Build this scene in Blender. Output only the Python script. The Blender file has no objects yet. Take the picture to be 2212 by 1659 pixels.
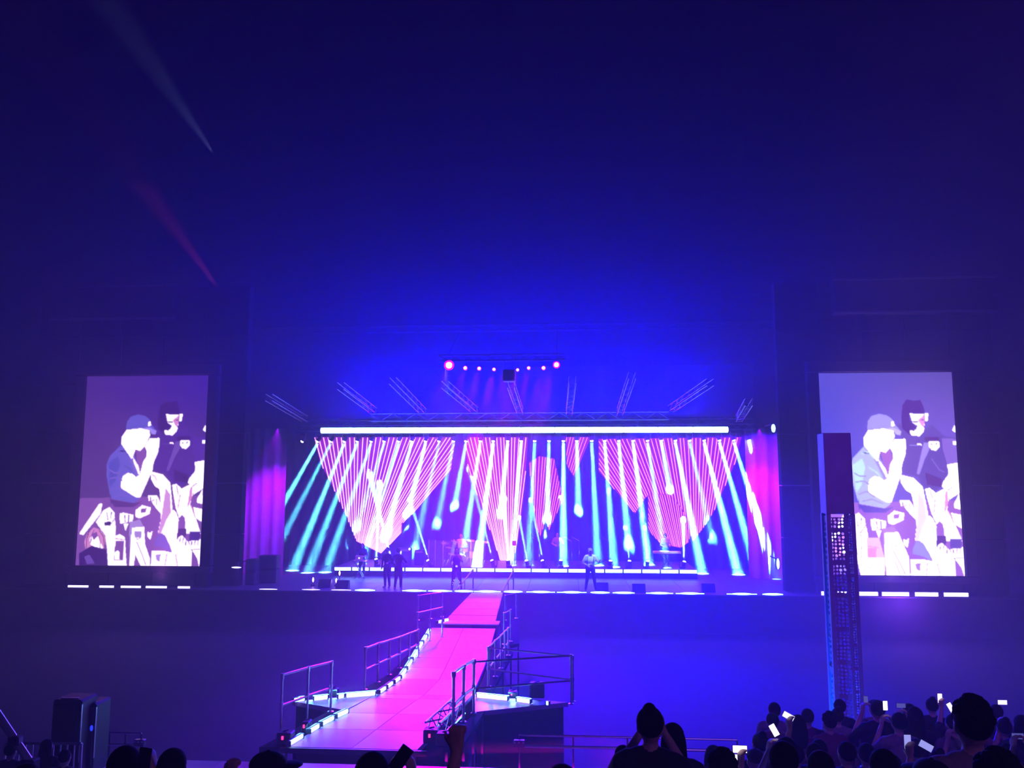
import bpy, bmesh, math, random
import numpy as np
from mathutils import Vector, Matrix

random.seed(7)
S = bpy.context.scene
COL = S.collection
Z = Vector((0, 0, 1))

# ------------------------------------------------------------------ camera
F = 1700.0                       # focal length in pixels of the 2212 x 1659 frame
CZ = 7.1                         # the photographer stands on a raised tier
YAW = math.radians(4.0)
PIT = math.atan(200.5 / F)
cam = bpy.data.cameras.new('camera')
co = bpy.data.objects.new('camera', cam)
COL.objects.link(co)
cam.sensor_width = 36
cam.lens = 36 * F / 2212
cam.clip_end = 600
co.location = (0, 0, CZ)
co.rotation_euler = (math.pi / 2 + PIT, 0, YAW)
S.camera = co
f0 = Vector((-math.sin(YAW), math.cos(YAW), 0))
RT = Vector((math.cos(YAW), math.sin(YAW), 0))
FW = f0 * math.cos(PIT) + Z * math.sin(PIT)
UP = -f0 * math.sin(PIT) + Z * math.cos(PIT)


def P(px, py, Y=None, z=None):
    """World point seen at a pixel of the photograph, at a given depth Y or height z."""
    d = FW + RT * ((px - 1106) / F) - UP * ((py - 829.5) / F)
    t = Y / d.y if Y is not None else (z - CZ) / d.z
    return Vector((0, 0, CZ)) + d * t


# ------------------------------------------------------------------ world, exposure
w = bpy.data.worlds.new('night_sky')
S.world = w
w.use_nodes = True
w.node_tree.nodes['Background'].inputs[0].default_value = (0.0002, 0.0001, 0.0012, 1)
S.view_settings.view_transform = 'Standard'
S.view_settings.look = 'None'
S.view_settings.exposure = 0
S.view_settings.gamma = 1
S.view_settings.use_curve_mapping = False
S.cycles.max_bounces = 4
S.cycles.diffuse_bounces = 2
S.cycles.glossy_bounces = 2
S.cycles.transmission_bounces = 4
S.cycles.transparent_max_bounces = 12
S.cycles.volume_bounces = 0
S.cycles.adaptive_threshold = .04
S.cycles.sample_clamp_indirect = 2


def lamp(kind, loc, tgt, e, col, parent=None, name=None, **k):
    l = bpy.data.lights.new(name or kind.lower() + '_light', kind)
    l.energy = e
    l.color = col
    for a, b in k.items():
        setattr(l, a, b)
    o = bpy.data.objects.new(name or kind.lower() + '_light', l)
    COL.objects.link(o)
    o.location = loc
    o.rotation_euler = (Vector(tgt) - Vector(loc)).to_track_quat('-Z', 'Y').to_euler()
    return o


cxx = P(1805, 942, Y=14.2).x
# large stage washes
BAR_A, BAR_B = P(693, 930, Y=40), P(1573, 928, Y=40)
BAR_M = (BAR_A + BAR_B) / 2
lamp('AREA', BAR_M + Vector((0.3, .6, .9)), BAR_M + Vector((0.3, -1.5, 9)), 40000, (0, 0, 1), name='sky_wash_light', shape='RECTANGLE', size=17, size_y=1.0)
lamp('SPOT', (-4.5, 38.6, 9.2), (-3.5, 28, .5), 85000, (.12, 0, 1), name='crowd_wash_light', spot_size=math.radians(65), spot_blend=1, shadow_soft_size=.4)
lamp('SPOT', (3.6, 38.6, 9.2), (4.2, 24, 0), 125000, (0, 0, 1), name='crowd_wash_light', spot_size=math.radians(64), spot_blend=1, shadow_soft_size=.4)
lamp('AREA', (0.5, 41.0, 9.2), (0.5, 42.0, 2.0), 20000, (.07, .0, 1), name='stage_wash_light', shape='RECTANGLE', size=21, size_y=1.0)
# the light the LED lines give off
lamp('AREA', BAR_M + Vector((0, -.25, -.1)), BAR_M + Vector((0, -1.5, -2)), 420, (.1, .45, 1), name='led_line_light', shape='RECTANGLE', size=20, size_y=.25)
lamp('AREA', P(1115, 1232, Y=42.3), P(1115, 1290, Y=38), 120, (.1, .3, 1), name='led_line_light', shape='RECTANGLE', size=18, size_y=.2)
lamp('AREA', P(1280, 1278, Y=36.8), P(1280, 1400, Y=34), 40, (.1, .4, 1), name='led_line_light', shape='RECTANGLE', size=17, size_y=.1)
# light of the two picture screens
lamp('AREA', P(300, 1060, Y=37.2), P(300, 1060, Y=30), 420, (.36, .06, 1), name='screen_light', shape='RECTANGLE', size=6, size_y=8)
lamp('AREA', P(1950, 1060, Y=37.2), P(1950, 1060, Y=30), 520, (.36, .06, 1), name='screen_light', shape='RECTANGLE', size=6, size_y=8)
lamp('AREA', (7, -7, 15), (5, 13, 4), 220, (.5, .16, 1), name='unseen_fill_light', shape='RECTANGLE', size=3, size_y=1)  # added fill from behind the camera, brightens crowd and column
lamp('SPOT', (3, 1, 13), (cxx, 14.2, 5.5), 2600, (.22, .03, 1), name='unseen_fill_light', spot_size=math.radians(34), spot_blend=1)  # added unseen fill aimed at the column
# added unseen fill lights skimming the front floor, set just below the picture
for fx_, fe_, fc_, fs_ in ((-4.9, 7, (.6, 0, .8), 3.2), (-1.9, 300, (1, 0, .6), 2.4), (.4, 300, (1, 0, .65), 2.2), (2.0, 60, (.6, 0, 1), 1.2)):
    lamp('AREA', (fx_, 11.5, 2.68), (fx_, 14.4, 1.7), fe_, fc_, name='front_floor_fill', shape='RECTANGLE', size=fs_, size_y=.08, spread=math.radians(13))
lamp('AREA', BAR_M + Vector((0.3, .3, 1.0)), BAR_M + Vector((0.3, -6, 1.6)), 4500, (.02, 0, 1), name='sky_wash_light', shape='RECTANGLE', size=21, size_y=.6)
# violet floods on the side drapes
lamp('SPOT', P(600, 925, Y=40.5), P(570, 1150, Y=43), 7000, (.35, 0, 1), spot_size=math.radians(60), spot_blend=1)
lamp('SPOT', P(1640, 925, Y=40.5), P(1655, 1120, Y=43), 7000, (.35, 0, 1), spot_size=math.radians(60), spot_blend=1)

HAZE = [(13, .006), (17, .005), (22, .0014), (32, .0004)]      # (top, density) of the haze layers


# ------------------------------------------------------------------ materials
def M(name, col, rough=.6, metal=0, em=None, st=0, noise=.0, scale=6, bump=0, sample=True, alpha=None, spec=.5):
    m = bpy.data.materials.new(name)
    m.use_nodes = True
    nt = m.node_tree
    b = nt.nodes['Principled BSDF']
    b.inputs['Base Color'].default_value = (*col, 1)
    b.inputs['Roughness'].default_value = rough
    b.inputs['Metallic'].default_value = metal
    b.inputs['Specular IOR Level'].default_value = spec
    if em:
        b.inputs['Emission Color'].default_value = (*em, 1)
        b.inputs['Emission Strength'].default_value = st
        if not sample:
            m.cycles.emission_sampling = 'NONE'
    if noise or bump:
        t = nt.nodes.new('ShaderNodeTexCoord')
        n = nt.nodes.new('ShaderNodeTexNoise')
        n.inputs['Scale'].default_value = scale
        n.inputs['Detail'].default_value = 4
        nt.links.new(t.outputs['Object'], n.inputs['Vector'])
        if noise:
            r = nt.nodes.new('ShaderNodeValToRGB')
            r.color_ramp.elements[0].position = .3
            r.color_ramp.elements[1].position = .7
            r.color_ramp.elements[0].color = tuple(c * (1 - noise) for c in col) + (1,)
            r.color_ramp.elements[1].color = tuple(min(1, c * (1 + noise)) for c in col) + (1,)
            nt.links.new(n.outputs['Fac'], r.inputs['Fac'])
            nt.links.new(r.outputs['Color'], b.inputs['Base Color'])
        if bump:
            u = nt.nodes.new('ShaderNodeBump')
            u.inputs['Strength'].default_value = bump
            nt.links.new(n.outputs['Fac'], u.inputs['Height'])
            nt.links.new(u.outputs['Normal'], b.inputs['Normal'])
    if alpha is not None:
        b.inputs['Alpha'].default_value = alpha
    return m


m_ground = M('asphalt', (.01, .01, .011), .9, noise=.3, scale=2, bump=.2, spec=.15)
m_black = M('black_paint', (.02, .02, .022), .5, noise=.2)
m_scrim = M('black_scrim', (.02, .018, .024), .9, noise=.25, scale=1.2)
m_tower = M('tower_velvet', (.008, .007, .01), .95, noise=.25, scale=1.2, spec=.05)
m_deck = M('stage_deck_ply', (.06, .06, .065), .45, noise=.2, scale=3)
m_drape = M('navy_drape', (.012, .012, .02), .95, spec=.1, noise=.2, scale=3)
m_vdrape = M('pale_drape', (.3, .3, .32), .9, noise=.1, scale=3)
m_alu = M('aluminium', (.62, .62, .65), .35, .85, noise=.08, scale=9)
m_dsteel = M('dark_steel', (.12, .12, .14), .4, .7, noise=.1)
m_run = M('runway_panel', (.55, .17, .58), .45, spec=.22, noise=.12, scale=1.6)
m_run2 = M('runway_panel_paler', (.62, .32, .68), .4, spec=.3, noise=.14, scale=1.1)  # paler tint for alternate panels at the front
m_bst = M('foreground_floor', (.5, .48, .5), .4, noise=.06, scale=1)
m_cable = M('rubber', (.03, .03, .03), .7)
m_led = M('led_white', (.8, .8, .8), .4, em=(.36, .8, 1), st=5.5, sample=False)
m_ledtop = M('led_bar_white', (.8, .8, .8), .4, em=(.38, .8, 1), st=6, sample=False)
m_ledfoot = M('led_foot', (.8, .8, .8), .4, em=(.3, .8, 1), st=4.5, sample=False)
m_ledblue = M('led_blue_white', (.8, .8, .8), .4, em=(.55, .5, 1), st=3.5, sample=False)
m_ledblueR = M('led_blue_white_bright', (.8, .8, .8), .4, em=(.6, .62, 1), st=5, sample=False)
m_strip = M('pink_led', (.2, .1, .2), .4, em=(1, .36, 1), st=3.2, sample=False)
m_strip2 = M('hot_pink_led', (.2, .1, .2), .4, em=(1, .2, 1), st=3.0, sample=False)
m_panel = M('magenta_led_panel', (.01, .0, .02), .5, em=(.4, .0, .55), st=1.0, sample=False)
m_lens = M('lamp_lens', (.9, .9, .9), .2, em=(.7, .95, 1), st=14, sample=False)
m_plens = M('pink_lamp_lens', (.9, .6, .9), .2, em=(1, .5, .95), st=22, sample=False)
m_phalo = M('pink_lamp_halo', (.9, .2, .7), .2, em=(1, .0, .75), st=2.2, sample=False)  # glow around the pink lamps, put into the outer lens colour
m_red = M('red_indicator', (.8, .05, .1), .4, em=(1, .02, .15), st=4, sample=False)
m_acryl = M('clear_acrylic', (.75, .7, .95), .06, alpha=.13)
m_chrome = M('chrome', (.85, .85, .88), .12, 1)
m_brass = M('cymbal_brass', (.75, .65, .4), .25, .9)
m_drum = M('drum_shell', (.75, .7, .8), .25, noise=.05)
m_skin = M('skin', (.62, .42, .36), .55)
m_skin2 = M('dark_skin', (.32, .2, .16), .55)
m_hair = M('dark_hair', (.012, .01, .012), .85, spec=.12)
m_navy = M('navy_cloth', (.03, .03, .06), .85, noise=.2, scale=20)
m_blackc = M('black_cloth', (.015, .015, .02), .85, noise=.2, scale=20)
m_white = M('white_cloth', (.75, .75, .75), .8, noise=.1, scale=20)
m_grey = M('grey_cloth', (.26, .25, .25), .85, noise=.15, scale=20)
m_plum = M('plum_cloth', (.2, .05, .12), .85, noise=.15, scale=20)
m_shoe = M('shoe', (.05, .05, .05), .5)
m_eye = M('eye', (.02, .02, .02), .2)
m_lip = M('lip', (.4, .15, .15), .5)
m_phone = M('phone_case', (.02, .02, .025), .3)
m_scr = [M('phone_screen_%d' % i, (.1, .1, .1), .2, em=c, st=s, sample=False) for i, (c, s) in enumerate([((.75, .7, 1), 1.6), ((.35, .35, .9), 1.0), ((1, .85, 1), 2.6), ((.12, .12, .5), .7)])]
m_wood = M('terrace_board', (.1, .09, .09), .8, noise=.2)
m_col = M('column_steel', (.5, .48, .55), .5, .2, noise=.08, scale=4)


# ------------------------------------------------------------------ building helpers
def wl(o):
    v = Vector((0, 0, 0))
    while o is not None:
        v += o.location
        o = o.parent
    return v


def link(o, parent=None):
    COL.objects.link(o)
    if parent is not None:
        o.parent = parent
    return o


def tag(o, label=None, cat=None, group=None, kind=None):
    for k, v in (('label', label), ('category', cat), ('group', group), ('kind', kind)):
        if v:
            o[k] = v
    return o


def thing(name, loc, label, cat, group=None):
    o = bpy.data.objects.new(name, None)
    o.empty_display_size = .1
    COL.objects.link(o)
    o.location = loc
    return tag(o, label, cat, group)


def frame_of(d):
    d = Vector(d).normalized()
    a = d.cross(Z) if abs(d.z) < .95 else d.cross(Vector((1, 0, 0)))
    a.normalize()
    return d, a, d.cross(a).normalized()


class MB:
    def __init__(s):
        s.v, s.f, s.m = [], [], []

    def add(s, vs, fs, m=0):
        b = len(s.v)
        s.v += [tuple(x) for x in vs]
        s.f += [tuple(b + i for i in q) for q in fs]
        s.m += [m] * len(fs)
        return s

    def box(s, c, size, R=None, m=0):
        c = Vector(c)
        vs = []
        for a in (-.5, .5):
            for b in (-.5, .5):
                for d in (-.5, .5):
                    p = Vector((size[0] * a, size[1] * b, size[2] * d))
                    vs.append(c + (R @ p if R is not None else p))
        return s.add(vs, [(0, 1, 3, 2), (4, 6, 7, 5), (0, 4, 5, 1), (2, 3, 7, 6), (0, 2, 6, 4), (1, 5, 7, 3)], m)

    def cbox(s, c, size, ch=.02, R=None, m=0):
        """box with chamfered vertical and horizontal edges"""
        bm = bmesh.new()
        bmesh.ops.create_cube(bm, size=1)
        for v in bm.verts:
            v.co = Vector((v.co.x * size[0], v.co.y * size[1], v.co.z * size[2]))
        bmesh.ops.bevel(bm, geom=list(bm.edges), offset=ch, segments=1, affect='EDGES', profile=.5)
        bm.verts.index_update()
        c = Vector(c)
        vs = [c + (R @ v.co if R is not None else v.co) for v in bm.verts]
        s.add(vs, [[v.index for v in f.verts] for f in bm.faces], m)
        bm.free()
        return s

    def tube(s, p0, p1, r0, r1=None, n=8, m=0, cap=True):
        p0, p1 = Vector(p0), Vector(p1)
        r1 = r0 if r1 is None else r1
        d, a, b = frame_of(p1 - p0)
        vs = []
        for p, r in ((p0, r0), (p1, r1)):
            for i in range(n):
                t = 2 * math.pi * i / n
                vs.append(p + (a * math.cos(t) + b * math.sin(t)) * r)
        fs = [(i, (i + 1) % n, n + (i + 1) % n, n + i) for i in range(n)]
        if cap:
            fs += [tuple(range(n))[::-1], tuple(range(n, 2 * n))]
        return s.add(vs, fs, m)

    def lathe(s, c, prof, n=16, axis=Z, m=0):
        c = Vector(c)
        d, a, b = frame_of(axis)
        vs = []
        for r, h in prof:
            for i in range(n):
                t = 2 * math.pi * i / n
                vs.append(c + d * h + (a * math.cos(t) + b * math.sin(t)) * max(r, 1e-4))
        fs = []
        for k in range(len(prof) - 1):
            for i in range(n):
                j = (i + 1) % n
                fs.append((k * n + i, k * n + j, (k + 1) * n + j, (k + 1) * n + i))
        fs += [tuple(range(n))[::-1], tuple(range((len(prof) - 1) * n, len(prof) * n))]
        return s.add(vs, fs, m)

    def ell(s, c, r, nu=12, nv=8, m=0, R=None):
        c = Vector(c)
        vs, fs = [], []
        for j in range(nv + 1):
            ph = math.pi * j / nv
            for i in range(nu):
                t = 2 * math.pi * i / nu
                sn = max(math.sin(ph), 1e-3)
                p = Vector((r[0] * sn * math.cos(t), r[1] * sn * math.sin(t), -r[2] * math.cos(ph)))
                vs.append(c + (R @ p if R is not None else p))
        for j in range(nv):
            for i in range(nu):
                k = (i + 1) % nu
                fs.append((j * nu + i, j * nu + k, (j + 1) * nu + k, (j + 1) * nu + i))
        return s.add(vs, fs, m)

    def prism(s, pts, ext, m=0):
        n = len(pts)
        ext = Vector(ext)
        vs = [Vector(p) for p in pts] + [Vector(p) + ext for p in pts]
        fs = [tuple(range(n)), tuple(range(2 * n - 1, n - 1, -1))]
        fs += [(i, n + i, n + (i + 1) % n, (i + 1) % n) for i in range(n)]
        return s.add(vs, fs, m)

    def build(s, name, mats, parent=None, smooth=False, kind=None, label=None):
        o0 = wl(parent) if parent is not None else Vector((0, 0, 0))
        me = bpy.data.meshes.new(name)
        me.from_pydata([(x - o0.x, y - o0.y, z - o0.z) for x, y, z in s.v], [], s.f)
        mats = mats if isinstance(mats, (list, tuple)) else [mats]
        for mm in mats:
            me.materials.append(mm)
        if len(mats) > 1:
            me.polygons.foreach_set('material_index', s.m)
        if smooth:
            me.polygons.foreach_set('use_smooth', [True] * len(me.polygons))
        bm = bmesh.new()
        bm.from_mesh(me)
        bmesh.ops.recalc_face_normals(bm, faces=bm.faces)
        bm.to_mesh(me)
        bm.free()
        o = link(bpy.data.objects.new(name, me), parent)
        if kind:
            o['kind'] = kind
        if label:
            o['label'] = label
        return o


def dup(root, loc, rot=None, label=None, group=None, scale=None):
    def cp(o, parent):
        c = o.copy()
        COL.objects.link(c)
        if parent is not None:
            c.parent = parent
        for ch in o.children:
            cp(ch, c)
        return c
    r = cp(root, None)
    r.location = loc
    if rot is not None:
        r.rotation_euler = rot
    if scale:
        r.scale = (scale,) * 3
    if label:
        r['label'] = label
    if group:
        r['group'] = group
    return r


_U = 'first second third fourth fifth sixth seventh eighth ninth tenth eleventh twelfth thirteenth fourteenth fifteenth sixteenth seventeenth eighteenth nineteenth'.split()


def nth(i):
    i += 1
    if i < 20:
        return _U[i - 1]
    t = {2: 'twent', 3: 'thirt', 4: 'fort'}[i // 10]
    return t + 'ieth' if i % 10 == 0 else t + 'y-' + _U[i % 10 - 1]


def truss(name, a, b, wd, label, cat='truss', mat=m_alu, step=.5, rc=.03, group=None, parts=True):
    """square box truss with four chords and zigzag lacing"""
    a, b = Vector(a), Vector(b)
    t = thing(name, a, label, cat, group)
    d, s, u = frame_of(b - a)
    L = (b - a).length
    cor = [(s * i + u * j) * wd / 2 for i, j in ((-1, -1), (1, -1), (1, 1), (-1, 1))]
    for c in cor:
        MB().tube(a + c, b + c, rc, n=6).build('chord', mat, t)
    lac = MB()
    n = max(2, int(L / step))
    for k in range(4):
        c0, c1 = cor[k], cor[(k + 1) % 4]
        for i in range(n):
            p, q = (c0, c1) if i % 2 == 0 else (c1, c0)
            lac.tube(a + d * (L * i / n) + p, a + d * (L * (i + 1) / n) + q, rc * .55, n=4, cap=False)
    lac.build('lacing', mat, t, kind='stuff')
    return t


# ------------------------------------------------------------------ the setting
MB().box((0, 30, -.25), (200, 130, .5)).build('ground', m_ground, kind='structure')
sk = MB().box((0.5, 43.1, .87), (64, 11.8, 1.74))
sk.build('floor_stage_base', m_scrim, kind='structure')
x = -31.5
deck = tag(bpy.data.objects.new('floor_stage', None), None, None, None, 'structure')
COL.objects.link(deck)
for i in range(26):
    for j in range(4):
        MB().box((-30.0 + i * 2.44, 38.4 + j * 2.95, 1.77), (2.425, 2.93, .06)).build('deck_panel', m_deck, deck)
MB().box((0.5, 49.2, 7), (22, .2, 14)).build('wall_back', m_drape, kind='structure')
DZ = 1.8


def rect_px(x0, y0, x1, y1, Y):
    return P(x0, y1, Y=Y), P(x1, y0, Y=Y)


# towers that carry the screens, with a fascia on top
def tower(side, xi, xo, ytop, ybot_f, fx0, fx1):
    p, q = P(xi, 1100, Y=38.2), P(xo, 1100, Y=38.2)
    zt = P((xi + xo) / 2, ytop, Y=38.2).z
    x0, x1 = min(p.x, q.x), max(p.x, q.x)
    r = bpy.data.objects.new('wall_' + side, None)
    COL.objects.link(r)
    r['kind'] = 'structure'
    n = 5
    wd = (x1 - x0) / n
    for i in range(n):
        for j in range(6):
            h = (zt - 1.8) / 6
            MB().box((x0 + wd * (i + .5), 38.45, 1.8 + h * (j + .5)), (wd - .04, .5, h - .04)).build('panel', m_tower, r)
    zb = P((xi + xo) / 2, ybot_f, Y=37.6).z
    fa, fb = P(fx0, ytop, Y=37.6).x, P(fx1, ytop, Y=37.6).x
    MB().cbox(((fa + fb) / 2, 37.9, (zt + zb) / 2), (abs(fb - fa), .6, zt - zb), .05).build('fascia', m_scrim, r)
    MB().box(((fa + fb) / 2, 37.57, zt - .05), (abs(fb - fa) + .1, .06, .1)).build('trim', m_dsteel, r)
    MB().box(((fa + fb) / 2, 37.57, zb + .05), (abs(fb - fa) + .1, .06, .1)).build('trim', m_dsteel, r)


tower('left', 522, 60, 622, 690, 114, 380)
tower('right', 1690, 2170, 606, 676, 1800, 2150)

# pleated side drapes
def drape(name, xa, xb, ya, yb, Y, mat, label):
    a, b = P(xa, yb, Y=Y), P(xb, ya, Y=Y)
    n = max(8, int((b.x - a.x) / .12))
    mb = MB()
    vs, fs = [], []
    for i in range(n + 1):
        xx = a.x + (b.x - a.x) * i / n
        yy = Y + .1 * math.sin(i * 1.25) + .04 * math.sin(i * .7)
        for zz in (DZ, b.z):
            vs.append((xx, yy, zz))
        for zz in (b.z, DZ):
            vs.append((xx, yy + .03, zz))
    for i in range(n):
        o = 4 * i
        fs += [(o, o + 4, o + 5, o + 1), (o + 2, o + 6, o + 7, o + 3), (o + 1, o + 5, o + 6, o + 2)]
    mb.add(vs, fs)
    return tag(mb.build(name, mat, smooth=True), label, 'drape')


drape('side_drape', 520, 622, 925, 1270, 43.0, m_vdrape, 'tall violet-lit stage drape beside the wall that carries the dimmer screen')
drape('side_drape', 1620, 1684, 925, 1280, 43.0, m_vdrape, 'tall violet-lit stage drape beside the wall that carries the brighter screen')
drape('back_drape', 622, 1620, 900, 1270, 47.5, m_drape, 'wide dark blue backdrop curtain behind the hanging pink light fans')

# stepped viewing terrace the crowd stands on
for nm, c, s in (('floor_terrace', (0, -1.6, 2.75), (24, 5.9, 5.5)), ('floor_terrace', (0, 3.95, 1.9), (26, 5.1, 3.8)),
                 ('floor_terrace', (0, 7.95, 1.25), (28, 2.8, 2.5)), ('floor_terrace', (9.3, 11.4, .95), (11.6, 4.0, 1.9)), ('floor_terrace', (-10.3, 11.4, .95), (11.6, 4.0, 1.9))):
    MB().cbox(c, s, .03).build(nm, m_wood, kind='structure')

# ------------------------------------------------------------------ picture screens
QL = [(189, 812), (447, 812), (434, 1222), (163, 1222)]
QR = [(1767, 805), (2057, 805), (2083, 1243), (1790, 1243)]


def uvq(q, px, py):
    v = (py - q[0][1]) / (q[3][1] - q[0][1])
    l = q[0][0] + (q[3][0] - q[0][0]) * v
    r = q[1][0] + (q[2][0] - q[1][0]) * v
    return ((px - l) / (r - l), v)


def zR(p): return uvq(QR, 1830 + p[0] / 4.148, 850 + p[1] / 4.148)
def zL(p): return uvq(QL, 180 + p[0] / 4.364, 860 + p[1] / 4.364)


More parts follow.
